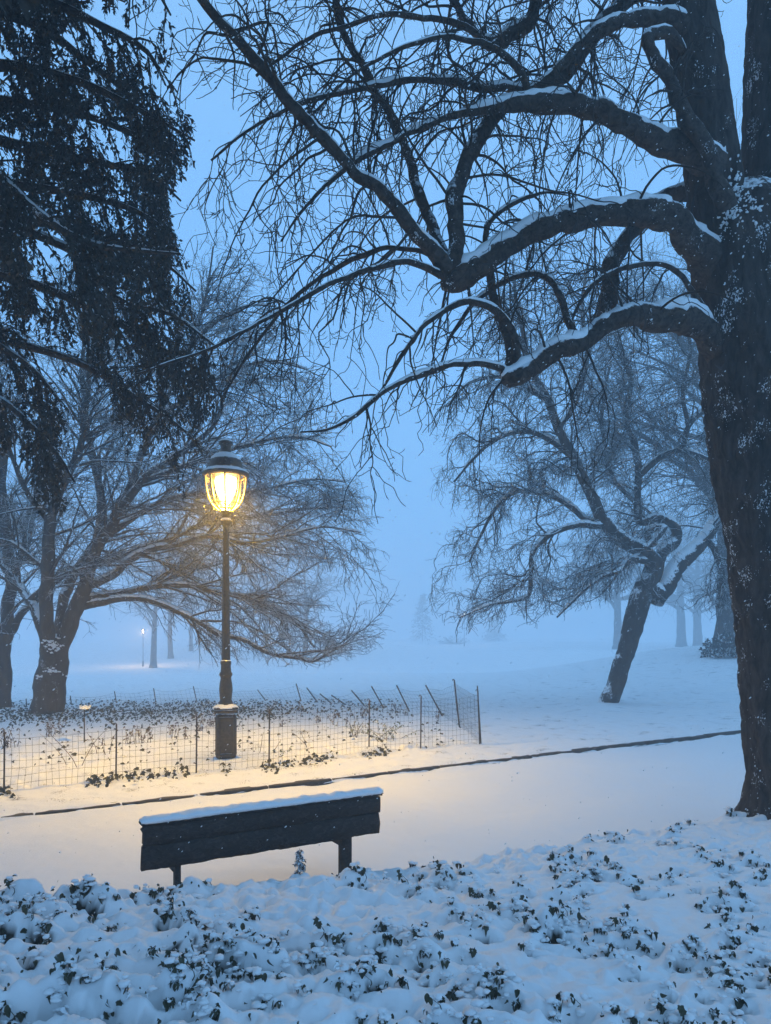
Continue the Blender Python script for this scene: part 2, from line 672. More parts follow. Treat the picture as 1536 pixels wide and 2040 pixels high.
us = np.concatenate([np.arange(-60, -6, 0.5), np.arange(-6, 24, 0.03), np.arange(24, 90, 0.6)])
U, V, X, Y = v_grid(0, 0, 4.6, KERB_V - 0.01, 0, 110, us)
Z = 0.012 * fbm(X * 0.8, Y * 0.8, seed=2, octaves=3) + 0.004 * fbm(X * 6, Y * 6, seed=8, octaves=2)
Z += 0.05 * np.exp(-((V - KERB_V) / 0.16) ** 2) * np.clip(0.56 + 0.60 * fbm(U * 1.3, U * 0 + 5, seed=31, octaves=3, gain=.45), 0.0, 1.15)
Z -= 0.02 * np.exp(-((V - 7.0) / 0.35) ** 2) * (0.6 + 0.4 * vnoise(U * .5, 1.0, seed=3))
mb = MB()
grid_mesh(mb, X, Y, Z)
tag(mb.build('path', M['snow_path']), kind='structure')

# kerb stones under the lip of snow
mb = MB()
u0 = -20.0
k = 0
while u0 < 40:
    c = UV(u0 + 0.495, KERB_V + 0.075 + random.uniform(-.008, .008))
    box(mb, (c[0], c[1], -0.02 + random.uniform(-.006, .006)), (0.49, 0.07, 0.095), math.radians(31), 0.012)
    u0 += 0.99
tag(mb.build('kerb', M['stone'], smooth=False), kind='structure')

# verge and lawn beyond the kerb: the near edge is a ragged overhanging lip of snow
vs = np.concatenate([[0.0, 0.02, 0.05, 0.09, 0.14], 0.2 * 1.045 ** np.arange(0, 172)])
us = np.concatenate([np.arange(-400, -60, 12.0), np.arange(-60, -8, 0.6), np.arange(-8, 24, 0.035), np.arange(24, 70, 0.6), np.arange(70, 420, 12.0)])
U, Vr = np.meshgrid(us, vs)
lip = 0.038 + 0.018 * np.clip(fbm(U * 2.2, U * 0, seed=21, octaves=3), -1, 1) + 0.008 * fbm(U * 11, U * 0, seed=22, octaves=2)
V = KERB_V + 0.03 - lip * np.exp(-Vr / 0.12) + Vr
X = U * TDIR[0] + V * NDIR[0]
Y = U * TDIR[1] + V * NDIR[1]
Z = lawn_base(X, Y)
edge = np.exp(-Vr / 0.06)
Z = Z + 0.035 * np.sqrt(np.clip(Vr / 0.10, 0, 1)) - 0.012 - (0.026 + 0.014 * fbm(U * 3.1, U * 0 + 2, seed=27, octaves=3)) * np.exp(-Vr / 0.018) + 0.02 * fbm(U * 3, Vr * 3, seed=23, octaves=3) * np.clip(Vr / .1, 0, 1)
Z += 0.016 * fbm(X * 1.5, Y * 1.5, seed=24, octaves=4) * sstep(0.1, 1.0, Vr)
inbed = sstep(11.0, 11.35, V) * (1 - sstep(18.5, 19.5, V)) * (1 - sstep(8.4, 8.9, U))
rowlump = np.exp(-((V - 11.05) / 0.22) ** 2) * (1 - sstep(8.2, 8.9, U))
Z += inbed * 0.035 * fbm(X * 4.5, Y * 4.5, seed=25, octaves=3) + rowlump * 0.075 * np.clip(fbm(X * 5.0, Y * 5.0, seed=26, octaves=3) + .15, -.2, 1.2)
mb = MB()
grid_mesh(mb, X, Y, Z)
tag(mb.build('lawn', M['snow_lawn']), kind='structure')

# ground behind and beside the camera: bank continues
gx = np.linspace(-60, 60, 61)
gy = np.linspace(-60, 1.9, 40)
X, Y = np.meshgrid(gx, gy)
mb = MB()
grid_mesh(mb, X, Y, np.clip(bank_base(X, Y), -0.4, 0.72) - 0.05)
tag(mb.build('ground', M['snow']), kind='structure')

# the near bank: ivy under lumpy snow
RES = 0.017
gx = np.concatenate([np.arange(-14, -4.2, 0.2), np.arange(-4.2, 5.6, RES), np.arange(5.6, 22, 0.2)])
gy = np.concatenate([np.arange(1.4, 2.3, 0.06), np.arange(2.3, 8.3, RES), np.arange(8.3, 16.5, 0.2)])
X, Y = np.meshgrid(gx, gy)
U = X * TDIR[0] + Y * TDIR[1]
V = X * NDIR[0] + Y * NDIR[1]
Z = bank_base(X, Y)
onb = 1 - sstep(-0.05, 0.55, V - bank_edge(U))
lumps = np.clip(sstep(-0.9, 0.7, -(X * 0.35 + 0.1 * Y - 0.2)) * .7 + .38 + 0.35 * vnoise(X * .8, Y * .8, seed=40), .2, 1.2)
bil = np.abs(fbm(X * 4.6, Y * 5.2, seed=41, octaves=2, gain=.5)) * .9 + .55 * np.abs(fbm(X * 10.5, Y * 11.5, seed=45, octaves=2, gain=.5))
Z += onb * lumps * (0.085 * (bil - .5) + 0.045 * fbm(X * 2.4, Y * 2.4, seed=43, octaves=3) + 0.020 * np.abs(fbm(X * 19, Y * 21, seed=44, octaves=2)) + .006 * fbm(X * 34, Y * 34, seed=46, octaves=1))
# leaf clumps press hollows into the snow and carry small mounds
clumps = []
tries = 0
while len(clumps) < 500 and tries < 60000:
    tries += 1
    d = 2.95 * (8.2 / 2.95) ** random.random()
    px = random.uniform(-120, 1640)
    x, y = (px - 768) / F_PX * d, d
    u, v = x * TDIR[0] + y * TDIR[1], x * NDIR[0] + y * NDIR[1]
    if v > float(bank_edge(u)) + 0.12:
        continue
    den = 0.5 + 0.55 * float(fbm(x * 1.1, y * 1.1, seed=50, octaves=2)) + (0.22 if px < 420 else 0.0) - (0.15 if px > 900 else 0)
    if 560 < px < 800 and d < 4.3:
        den -= 0.5
    if random.random() > den:
        continue
    clumps.append((x, y, random.uniform(0.035, 0.10) * (1.15 if px < 500 else .85), random.random(), px))
for (x, y, r_, q, px) in clumps:
    i0, i1 = np.searchsorted(gx, [x - .35, x + .35])
    j0, j1 = np.searchsorted(gy, [y - .40, y + .35])
    xx, yy = X[j0:j1, i0:i1], Y[j0:j1, i0:i1]
    f = 1.15 if q > .5 else .7
    Z[j0:j1, i0:i1] += 0.030 * f * np.exp(-(((xx - x) / (r_ * 1.5)) ** 2 + ((yy - y - .05) / (r_ * 1.1)) ** 2))
    Z[j0:j1, i0:i1] -= (0.050 * f + .015) * np.exp(-((((xx - x) / (r_ * 1.1)) ** 2 + ((yy - y + r_ * .75) / (r_ * .55)) ** 2) ** 1.5))
BARE = np.zeros_like(Z)
for (x, y, r_, q, px) in clumps:
    i0, i1 = np.searchsorted(gx, [x - .35, x + .35])
    j0, j1 = np.searchsorted(gy, [y - .40, y + .35])
    xx, yy = X[j0:j1, i0:i1], Y[j0:j1, i0:i1]
    e_ = ((xx - x) / (r_ * .8)) ** 2 + ((yy - y + r_ * .72) / (r_ * .36)) ** 2
    nn_ = fbm(xx * 26, yy * 26, seed=55, octaves=2)
    b_ = sstep(1.15, .55, 1 - 0 * e_) if False else 1 - sstep(.55, 1.05, e_ + .55 * nn_ + (.55 if q < .35 else 0) + (.25 if px > 650 else 0))
    if y < 3.4:
        b_ = b_ * .25
    BARE[j0:j1, i0:i1] = np.maximum(BARE[j0:j1, i0:i1], b_)
    Z[j0:j1, i0:i1] -= .010 * b_
mb = MB()
grid_mesh(mb, X, Y, Z)
bank = tag(mb.build('bank', M['snow_bank']), kind='structure')
at = bank.data.attributes.new('bare', 'FLOAT', 'POINT')
at.data.foreach_set('value', BARE.ravel().astype(np.float32))
n_, l_ = M['snow_bank'].node_tree.nodes, M['snow_bank'].node_tree.links
b_n = n_['Principled BSDF']
src = b_n.inputs['Base Color'].links[0].from_socket
an = n_.new('ShaderNodeAttribute')
an.attribute_name = 'bare'
vec_, _g = geo_pos(n_, l_)
tn = noise_node(n_, l_, 60, 3, .6, vec_)
lit = ramp_node(n_, l_, tn.outputs[0], [(.35, (.012, .012, .008)), (.7, (.05, .042, .028))])   # dark litter under the ivy
mx_ = n_.new('ShaderNodeMixRGB')
l_.new(an.outputs['Fac'], mx_.inputs[0])
l_.new(src, mx_.inputs[1])
l_.new(lit.outputs[0], mx_.inputs[2])
l_.new(mx_.outputs[0], b_n.inputs['Base Color'])


def bank_z(x, y):
    i = np.clip(np.searchsorted(gx, x), 1, len(gx) - 1)
    j = np.clip(np.searchsorted(gy, y), 1, len(gy) - 1)
    return Z[j, i]


# ivy leaves: five-lobed outline, folded along the midrib
def mirror(h):
    h = np.array(h)
    return np.vstack([h, [(-a, b) for a, b in h[-2:0:-1]]])


LEAF = mirror([(0, 0), (.16, -.08), (.38, -.04), (.37, .16), (.47, .38), (.30, .48), (.20, .76), (0, 1.0)])
LEAVES = [LEAF, mirror([(0, 0), (.22, -.06), (.40, .08), (.38, .30), (.33, .50), (.18, .80), (0, 1.0)]),
          mirror([(0, 0), (.14, .06), (.26, .24), (.29, .46), (.20, .74), (0, 1.0)]),
          mirror([(0, 0), (.12, -.05), (.34, .0), (.24, .22), (.50, .50), (.20, .50), (.13, .82), (0, 1.05)])]


def leaf_verts(pos, tip, nor, size, fold=0.25, curl=0.25, outline=LEAF):
    tip = tip / np.linalg.norm(tip)
    side = np.cross(tip, nor)
    side /= np.linalg.norm(side) + 1e-9
    nn = np.cross(side, tip)
    x, y = outline[:, 0], outline[:, 1]
    zz = np.abs(x) * fold - (y ** 2) * curl
    pts = pos + size * (side * x[:, None] + tip * y[:, None] + nn * zz[:, None])
    mid = pos + size * (tip * .42 - nn * .42 ** 2 * curl)
    return np.vstack([pts, mid[None]])


def add_leaf(mb, *a, **k):
    k.setdefault('outline', random.choice(LEAVES))
    v = leaf_verts(*a, **k)
    n = len(v) - 1
    mb.add(v, np.array([(i, (i + 1) % n, n) for i in range(n)]))


mb = MB()
stems = []
snowblobs = []
for (x, y, r_, q, px) in clumps:
    if q > .42 or random.random() < .3:
        for _ in range(random.choice((1, 1, 2, 2))):
            sx, sy = x + random.gauss(0, r_ * .8), y + random.gauss(0, r_ * .6)
            hz_ = random.uniform(.008, .040)
            tp = np.array([sx, sy, float(bank_z(sx, sy)) + hz_])
            P = np.stack([np.array([sx, sy + .01, tp[2] - hz_ - .02]), tp + np.array([0, .004, -hz_ * .4]), tp])
            tubes(mb, P, np.array([.002, .0018, .0014]), 3)
            for kk in range(random.randint(4, 8)):
                th = random.uniform(0, 6.28)
                dr = random.uniform(.35, .95)
                tip = np.array([math.cos(th) * (1 - dr * .6), math.sin(th) * (1 - dr * .6), -dr])
                nor = np.array([math.cos(th) * dr, math.sin(th) * dr, 1 - dr * .5])
                add_leaf(mb, tp + np.array([math.cos(th), math.sin(th), 0]) * .006, tip, nor, random.uniform(.020, .046), fold=random.uniform(.3, 1.2), curl=random.uniform(.2, 1.0))
            if random.random() < .6:
                snowblobs.append((sx, sy + .002, tp[2] + .008, random.uniform(.014, .032)))
    nl = int(1 + q * q * 8 + (2 if px < 450 else 0))
    for _ in range(nl):
        ox, oy = random.gauss(0, r_ * .62), random.gauss(-r_ * .45, r_ * .40)
        lx, ly = x + ox, y + oy
        sz_ = random.choice((random.uniform(.012, .024), random.uniform(.018, .040)))
        z = float(bank_z(lx, ly)) + random.uniform(-.004, .040)
        hang = random.random()
        a = random.gauss(0, .8)
        if hang < .80:
            tip = np.array([a, -.5 + random.gauss(0, .45), -.9 + random.gauss(0, .35)])
            nor = np.array([random.gauss(0, .7), -.7 + random.gauss(0, .4), .5 + random.gauss(0, .3)])
            z += sz_ * .5
        else:
            th = random.uniform(0, 6.28)
            tip = np.array([math.cos(th), math.sin(th), random.uniform(-.3, .45)])
            nor = np.array([random.uniform(-.5, .5), random.uniform(-.6, .2), 1.0])
        add_leaf(mb, np.array([lx, ly, z]), tip, nor, sz_, fold=random.uniform(.2, 1.3), curl=random.uniform(.1, .9))
    if q > .3:
        for _ in range(3):
            bx_, by_ = x + random.gauss(0, r_ * .5), y - r_ * .25 + random.gauss(0, r_ * .4)
            snowblobs.append((bx_, by_, float(bank_z(bx_, by_)) + random.uniform(.012, .045), random.uniform(.012, .026)))
    if q > .93:
        h = random.uniform(.05, .13)
        stems.append((x, y, h))
for (x, y, h) in stems:
    z = float(bank_z(x, y))
    lean = np.array([random.uniform(-.4, .4), random.uniform(-.3, .2), 1])
    P = np.stack([np.array([x, y, z - .02]) + lean * h * t + np.array([.02 * math.sin(5 * t), 0, 0]) for t in np.linspace(0, 1, 6)])
    tubes(mb, P, np.linspace(.0028, .0012, 6), 4)
    for t in (4, 5):
        add_leaf(mb, P[t], np.array([random.uniform(-.6, .6), -.4, -.8]), np.array([0, -.9, .4]), random.uniform(.03, .05), fold=.4, curl=.4)
tag(mb.build('ivy', M['ivy'], smooth=False), 'green ivy leaves poking through the lumpy snow of the near bank', 'ivy', kind='stuff')


# lumps of snow resting on the leaves
def ico_template(n_lat=6, n_lon=9):
    v, f = [], []
    for i in range(n_lat + 1):
        th = math.pi * i / n_lat
        for j in range(n_lon):
            ph = 2 * math.pi * j / n_lon
            v.append((math.sin(th) * math.cos(ph), math.sin(th) * math.sin(ph), math.cos(th)))
    for i in range(n_lat):
        for j in range(n_lon):
            f.append((i * n_lon + j, (i + 1) * n_lon + j, (i + 1) * n_lon + (j + 1) % n_lon, i * n_lon + (j + 1) % n_lon))
    return np.array(v), np.array(f)


BALL_V, BALL_F = ico_template()


def blob(mb, c, r_, squash=.55, amp=.35):
    sd = random.randint(0, 9999)
    k = 1 + amp * vnoise(BALL_V[:, 0] * 1.7 + sd, BALL_V[:, 1] * 1.7, BALL_V[:, 2] * 1.7, seed=7)
    mb.add(np.asarray(c) + BALL_V * k[:, None] * np.array([r_ * random.uniform(.8, 1.3), r_ * random.uniform(.8, 1.2), r_ * squash]), BALL_F)


mb = MB()
for (x, y, z, r_) in snowblobs:
    for _ in range(random.choice((1, 2, 2))):
        blob(mb, (x + random.gauss(0, r_ * .6), y + random.gauss(0, r_ * .5), z + random.uniform(-.01, .012)), r_ * random.uniform(.5, 1.0))
tag(mb.build('clumped_snow', M['snow']), 'small lumps of snow caught on the ivy of the near bank', 'snow', kind='stuff')


# ------------------------------------------------------------------ snow strip along the top of a limb
def snow_strip(mb, P, R, thick=0.035, spread=62, nseg=7, steep=0.80, seed=0):
    P, R = np.asarray(P, float), np.asarray(R, float)
    K = len(P)
    T = np.gradient(P, axis=0)
    T /= np.linalg.norm(T, axis=1, keepdims=True)
    side = np.cross(T, UP)
    ln = np.linalg.norm(side, axis=1, keepdims=True)
    side = side / (ln + 1e-6)
    nup = np.cross(side, T)
    s = np.concatenate([[0], np.cumsum(np.linalg.norm(np.diff(P, axis=0), axis=1))])
    lay = 1 - sstep(steep - .25, steep, np.abs(T[:, 2]))
    lay *= np.clip(0.75 + 0.9 * fbm(s * 3.1, s * 0 + seed, seed=60, octaves=3), 0, 1.25)
    lay[0] = lay[-1] = 0
    V = np.empty((K, 2 * nseg, 3))
    for j in range(nseg):
        q = (j / (nseg - 1)) * 2 - 1
        jit = 1 + 0.30 * vnoise(s * 14, s * 0 + (1 if q < 0 else 9), seed=61 + seed) * abs(q)
        a = np.radians(spread) * q * jit
        dirv = nup * np.cos(a)[:, None] + side * np.sin(a)[:, None]
        t = thick * lay * math.sqrt(max(0.0, 1 - q * q)) * (1 + .35 * vnoise(s * 9, s * 0 + j, seed=62 + seed)) - (1 - np.minimum(lay * 3, 1)) * R * .3 - .001
        V[:, j] = P + dirv * (R + t)[:, None]
        V[:, 2 * nseg - 1 - j] = P + dirv * (R * .6)[:, None]
    n = 2 * nseg
    idx = np.arange(K * n).reshape(K, n)
    a_, b_ = idx[:-1], idx[1:]
    mb.add(V.reshape(-1, 3), np.stack([a_, np.roll(a_, -1, 1), np.roll(b_, -1, 1), b_], -1).reshape(-1, 4))


def limb_tube(mb, P, R, S=16, rough=0.08, seed=0, freq=6.0):
    """thick limb with uneven bark"""
    P, R = np.asarray(P, float), np.asarray(R, float)
    m2 = MB()
    tubes(m2, P, R, S, cap=False)
    v = m2.v[0].reshape(len(P), S, 3)
    n = fbm(v[..., 0] * freq, v[..., 1] * freq, v[..., 2] * freq, seed=70 + seed, octaves=3)
    v = P[:, None, :] + (v - P[:, None, :]) * (1 + rough * n)[..., None]
    mb.add(v.reshape(-1, 3), m2.f[0])
    b = mb.n - len(P) * S
    mb.f.append(np.array([[b + (len(P) - 1) * S + k for k in range(S)]]))


def trace(pts, n=None):
    """(px, py, r_px, depth) rows -> centre line and radii in metres"""
    rows = []
    for (px, py, rp, d) in pts:
        w = W(px, py, d)
        rows.append((*w, rp / F_PX * d))
    rows = np.array(rows)
    ln = np.linalg.norm(np.diff(rows[:, :3], axis=0), axis=1).sum()
    q = spline(rows, n or max(8, int(ln / 0.07)))
    return q[:, :3], q[:, 3]


def fit(P, R, K):
    t = np.linspace(0, len(P) - 1, K)
    i = np.arange(len(P))
    return np.stack([np.interp(t, i, P[:, c]) for c in range(3)], 1), np.interp(t, i, R)


def cat(*sets):
    K = max(s[0].shape[1] for s in sets)
    Ps, Rs = [], []
    for P, R in sets:
        if P.shape[1] != K:
            t = np.linspace(0, P.shape[1] - 1, K)
            i0 = np.minimum(t.astype(int), P.shape[1] - 2)
            f = (t - i0)
            P = P[:, i0] * (1 - f)[None, :, None] + P[:, i0 + 1] * f[None, :, None]
            R = R[:, i0] * (1 - f)[None] + R[:, i0 + 1] * f[None]
        Ps.append(P)
        Rs.append(R)
    return np.concatenate(Ps), np.concatenate(Rs)


# ------------------------------------------------------------------ the big bare tree on the right
TD = 7.5
tree = thing('bare_tree', 'huge dark bare tree with snow-topped arching limbs beside the ivy bank', 'tree', (4.35, TD, .3))


def big_trunk(mb, pts, S=72, seed=0, flare=None):
    P, R = trace(pts, None)
    n = int(len(P) * 2.6)
    P, R = fit(P, R, n)
    m2 = MB()
    tubes(m2, P, R, S)
    v = m2.v[0].reshape(n, S, 3)
    dirs = v - P[:, None, :]
    ang = np.arange(S) / S * 2 * math.pi
    zz = v[..., 2]
    ax = np.cos(ang)[None] * np.ones((n, 1))
    ay = np.sin(ang)[None] * np.ones((n, 1))
    big = fbm(ax * 1.6, ay * 1.6, zz * .9, seed=80 + seed, octaves=2)
    fur = np.abs(fbm(ax * 7, ay * 7, zz * 2.6, seed=81 + seed, octaves=3))
    k = 1 + .07 * big - .075 * fur + .02 * fbm(ax * 22, ay * 22, zz * 14, seed=83, octaves=2)
    if flare is not None:
        k += flare * np.exp(-(zz - zz.min()) / .28) * (0.7 + .8 * np.clip(np.cos(ang * 5 + 1.0), -.3, 1))[None]
    v = P[:, None, :] + dirs * k[..., None]
    mb.add(v.reshape(-1, 3), m2.f[0])


mb = MB()
big_trunk(mb, [(1592, 1640, 92, TD), (1588, 1560, 88, TD), (1578, 1400, 92, TD), (1567, 1250, 97, TD), (1548, 1050, 103, TD), (1525, 850, 108, TD),
               (1506, 680, 110, TD), (1490, 540, 108, TD), (1482, 440, 92, TD), (1480, 385, 55, TD)], seed=1, flare=.36)
mb.build('trunk', M['bark_near'], tree)
mb = MB()
big_trunk(mb, [(1462, 590, 66, TD - .02), (1438, 480, 62, TD - .05), (1421, 350, 51, TD - .1), (1396, 170, 49, TD - .15), (1370, 0, 47, TD - .2), (1345, -180, 43, TD - .3), (1310, -420, 36, TD - .4)], S=48, seed=2)
mb.build('stem', M['bark_near'], tree)
mb = MB()
big_trunk(mb, [(1530, 600, 76, TD + .15), (1548, 470, 72, TD + .2), (1556, 340, 74, TD + .25), (1560, 150, 73, TD + .3), (1564, 0, 70, TD + .3), (1580, -250, 62, TD + .4), (1600, -420, 55, TD + .5)], S=48, seed=3)
mb.build('stem', M['bark_near'], tree)
# snow blown into the fork, laid on the bark
from mathutils import Vector
from mathutils.bvhtree import BVHTree


def bark_hit(px, py, trees):
    o, d_ = Vector((0, 0, EYE)), Vector(tuple(W(px, py, 1.0) - np.array([0, 0, EYE]))).normalized()
    best = None
    for t in trees:
        h = t.ray_cast(o, d_)
        if h[0] is not None and (best is None or h[3] < best[3]):
            best = h
    return best


def bvh(o):
    off = Vector((0, 0, 0))
    p = o
    while p is not None:
        off += p.location
        p = p.parent
    me = o.data
    return BVHTree.FromPolygons([v.co + off for v in me.vertices], [tuple(p.vertices) for p in me.polygons])


bv = [bvh(c_) for c_ in tree.children]
mb = MB()
for k in range(230):
    q = random.random()
    if q < .45:
        px, py = 1466 + random.gauss(0, 20), 385 + random.gauss(0, 26)
    elif q < .7:
        t_ = random.random()
        px, py = 1470 - 50 * t_ + random.gauss(0, 5), 400 + 100 * t_ + random.gauss(0, 6)
    else:
        px, py = random.gauss(1478, 26), 390 + abs(random.gauss(0, 55))
    h = bark_hit(px, py, bv)
    if h:
        q_ = .55 if py > 450 else 1.0
        blob(mb, np.array(h[0]) - np.array([0, .002, 0]), random.uniform(.005, .015) * q_, random.uniform(.5, 1.6), .8)
tag(mb.build('snow_in_fork', M['snow'], tree), kind='stuff')

D = TD
limbs = {
    'A': [(1440, 565, 52, D), (1405, 500, 37, D - .25), (1350, 452, 30, D - .45), (1295, 430, 27, D - .55), (1230, 424, 25, D - .6), (1160, 434, 24, D - .65), (1090, 452, 23, D - .7),
          (1030, 482, 23, D - .72), (975, 516, 24, D - .75), (930, 545, 25, D - .75), (898, 560, 23, D - .75), (876, 567, 9, D - .75)],
    'Aup': [(900, 552, 22, D - .75), (911, 510, 20, D - .75), (911, 478, 18, D - .72), (905, 430, 17, D - .7), (903, 385, 17, D - .68), (926, 330, 17, D - .6), (955, 280, 17, D - .5),
            (978, 240, 17, D - .4), (1015, 205, 17, D - .3), (1075, 182, 18, D - .1), (1120, 152, 18, D), (1165, 95, 18, D + .1), (1215, 38, 17, D + .2), (1290, -20, 17, D + .3), (1360, -60, 17, D + .3)],
    'Along': [(893, 540, 20, D - .8), (870, 502, 17, D - .85), (830, 460, 15, D - .95), (770, 398, 14, D - 1.1), (700, 332, 13, D - 1.25), (650, 288, 13, D - 1.35), (590, 215, 12.5, D - 1.45),
              (540, 158, 12, D - 1.55), (490, 95, 11, D - 1.65), (440, 38, 10, D - 1.7), (400, -10, 9, D - 1.8), (340, -80, 8, D - 1.9)],
    'Amid': [(893, 515, 14, D - .7), (866, 450, 12, D - .5), (838, 382, 11, D - .35), (816, 320, 10, D - .2), (790, 258, 10, D - .05), (758, 196, 9, D + .1), (720, 130, 9, D + .2),
             (690, 80, 8, D + .3), (670, 30, 8, D + .35), (655, -40, 7, D + .4)],
    'Adroop': [(886, 548, 10, D - .8), (842, 526, 7.5, D - .95), (790, 521, 7, D - 1.1), (720, 541, 6.3, D - 1.3), (650, 572, 5.8, D - 1.5), (590, 604, 5.2, D - 1.6), (520, 642, 4.7, D - 1.7),
               (440, 684, 4, D - 1.8), (340, 722, 3, D - 1.9), (268, 746, 1.8, D - 1.95)],
    'Adroop2': [(880, 542, 9, D - .8), (848, 500, 6.5, D - .8), (790, 496, 6, D - .7), (720, 508, 5.4, D - .6), (650, 545, 5, D - .5), (592, 590, 4.5, D - .4), (545, 640, 4, D - .35),
                (492, 712, 3.2, D - .3), (446, 790, 2.2, D - .3)],
    'B': [(1425, 335, 36, D - .2), (1350, 297, 28, D - .45), (1290, 264, 27, D - .55), (1230, 240, 24, D - .6), (1160, 214, 22, D - .62), (1100, 203, 20, D - .65), (1050, 207, 17, D - .7),
          (1002, 214, 12, D - .75), (955, 222, 9, D - .8), (880, 240, 7, D - .9), (800, 275, 6, D - 1), (700, 330, 5, D - 1.1), (620, 400, 3.5, D - 1.2), (560, 480, 2, D - 1.2)],
    'C': [(1375, 70, 24, D - .25), (1335, 45, 19, D - .35), (1285, 33, 17, D - .4), (1240, 42, 16, D - .45), (1195, 64, 15, D - .5), (1150, 98, 13, D - .52), (1100, 142, 12, D - .55),
          (1060, 172, 10, D - .55), (1000, 178, 8, D - .6), (900, 165, 7, D - .7), (800, 158, 6, D - .8), (700, 180, 5.2, D - .9), (600, 205, 4.4, D - 1), (500, 255, 3.4, D - 1.1), (420, 320, 2.0, D - 1.2)],
    'L': [(1445, 715, 42, D), (1405, 668, 33, D - .2), (1360, 641, 29, D - .4), (1300, 632, 27, D - .5), (1240, 637, 25, D - .6), (1180, 660, 23, D - .65), (1130, 690, 22, D - .7),
          (1080, 718, 21, D - .72), (1040, 738, 22, D - .75), (1012, 748, 19, D - .75), (1004, 752, 9, D - .75)],
    'Lleft': [(1015, 735, 10, D - .76), (990, 726, 9, D - .8), (940, 723, 8, D - .9), (890, 726, 7.6, D - 1), (840, 741, 7, D - 1.1), (790, 767, 6.2, D - 1.2), (740, 801, 5.6, D - 1.25),
              (700, 831, 4.8, D - 1.3), (650, 856, 3.6, D - 1.35), (598, 862, 1.8, D - 1.4)],
    'Lup': [(1022, 735, 15, D - .7), (1020, 692, 12, D - .65), (1003, 640, 10, D - .6), (985, 580, 9, D - .55), (972, 520, 8, D - .5), (968, 470, 7, D - .45), (985, 435, 6, D - .4),
            (1030, 405, 4.5, D - .4), (1085, 385, 3.2, D - .35), (1130, 390, 1.2, D - .3)],
    'Larch': [(1030, 720, 10, D - .75), (1028, 680, 8.5, D - .8), (1008, 640, 8, D - .9), (970, 613, 7.4, D - 1), (920, 607, 7, D - 1.1), (870, 630, 6.2, D - 1.15), (830, 665, 5.4, D - 1.2),
              (796, 712, 4.4, D - 1.25), (765, 770, 2.4, D - 1.25)],
    'Larch2': [(1140, 668, 10, D - .6), (1130, 630, 8.5, D - .5), (1113, 585, 7.6, D - .45), (1078, 551, 7, D - .4), (1033, 549, 6.4, D - .4), (985, 574, 5.6, D - .4), (943, 607, 4.8, D - .4),
               (905, 660, 3.6, D - .4), (880, 720, 2, D - .4)],
    'Behind': [(1420, 400, 22, D + .1), (1375, 385, 20, D + .4), (1335, 385, 18, D + .6), (1300, 402, 17, D + .7), (1268, 455, 18, D + .75), (1228, 512, 19, D + .75), (1212, 560, 20, D + .72),
               (1208, 612, 18, D + .7), (1200, 640, 14, D + .68)],
    'Front': [(1443, 415, 22, D - .55), (1425, 365, 18, D - .58), (1398, 300, 17, D - .6), (1368, 240, 16, D - .62), (1338, 175, 15, D - .62), (1310, 118, 14, D - .6), (1292, 88, 14, D - .58),
              (1303, 66, 13, D - .55), (1328, 62, 12, D - .5), (1350, 85, 10, D - .4), (1362, 115, 8, D - .3)],
    'Top': [(1070, -60, 15, D + .2), (1062, 0, 15, D + .15), (1050, 40, 16, D + .1), (1015, 66, 16, D + .05), (982, 80, 13, D), (960, 72, 10, D), (925, 40, 9, D + .05), (900, 0, 8, D + .1), (880, -50, 7, D + .15)],
    'Top2': [(990, 78, 10, D), (970, 92, 8, D - .1), (930, 60, 7, D - .2), (880, 40, 6.5, D - .3), (800, 30, 6, D - .4), (700, 45, 5, D - .5), (600, 85, 4, D - .6), (510, 150, 2.6, D - .7)],
    'Rarch': [(1405, 625, 9, D - .3), (1388, 590, 7, D - .35), (1360, 548, 6.5, D - .4), (1310, 528, 6, D - .45), (1240, 532, 5.5, D - .5), (1190, 560, 4.5, D - .5), (1150, 610, 3.4, D - .5), (1128, 680, 2, D - .5)],
    'Bup': [(1065, 205, 12, D - .66), (1045, 190, 9, D - .7), (1040, 150, 8, D - .75), (1010, 110, 7, D - .8), (950, 80, 6, D - .85), (880, 75, 5, D - .9), (790, 100, 4, D - 1), (700, 150, 3, D - 1.05), (620, 230, 1.8, D - 1.1)],
}
LIMB_SNOW = {'A': .040, 'L': .050, 'B': .034, 'C': .022, 'Aup': .016, 'Along': .014, 'Amid': .013, 'Behind': .03, 'Front': .018, 'Lleft': .016, 'Lup': .016, 'Larch': .012, 'Rarch': .01, 'Top': .018, 'Larch2': .010, 'Bup': .008, 'Adroop': .006}
LINES = {}
for k_, pts in limbs.items():
    P, R = trace([(a, b, c_ * .88, d_) for a, b, c_, d_ in pts])
    # small crookedness of growth
    j = np.stack([fbm(P[:, 0] * 2.6, P[:, 2] * 2.6, c, seed=90 + c, octaves=3) for c in range(3)], 1)
    P = P + j * np.minimum(R, .05)[:, None] * .75
    sl = np.concatenate([[0], np.cumsum(np.linalg.norm(np.diff(P, axis=0), axis=1))])
    R = R * (1 + .11 * fbm(sl * 3.6, sl * 0 + len(LINES), seed=97, octaves=2) + .16 * np.clip(vnoise(sl * 2.1, sl * 0 + 3 * len(LINES), seed=98) - .45, 0, 1))
    LINES[k_] = (P, R)
    mb = MB()
    limb_tube(mb, P, R, 18 if R.max() > .08 else 10, .20 if R.max() > .06 else .10, seed=len(LINES), freq=8.0)
    lo = mb.build('limb', M['limb_near'], tree)
    if k_ in LIMB_SNOW:
        sb = MB()
        n2 = len(P) * 2
        snow_strip(sb, *fit(P, R, n2), thick=LIMB_SNOW[k_], seed=len(LINES))
        sb.build('snow_cap', M['snow'], lo)


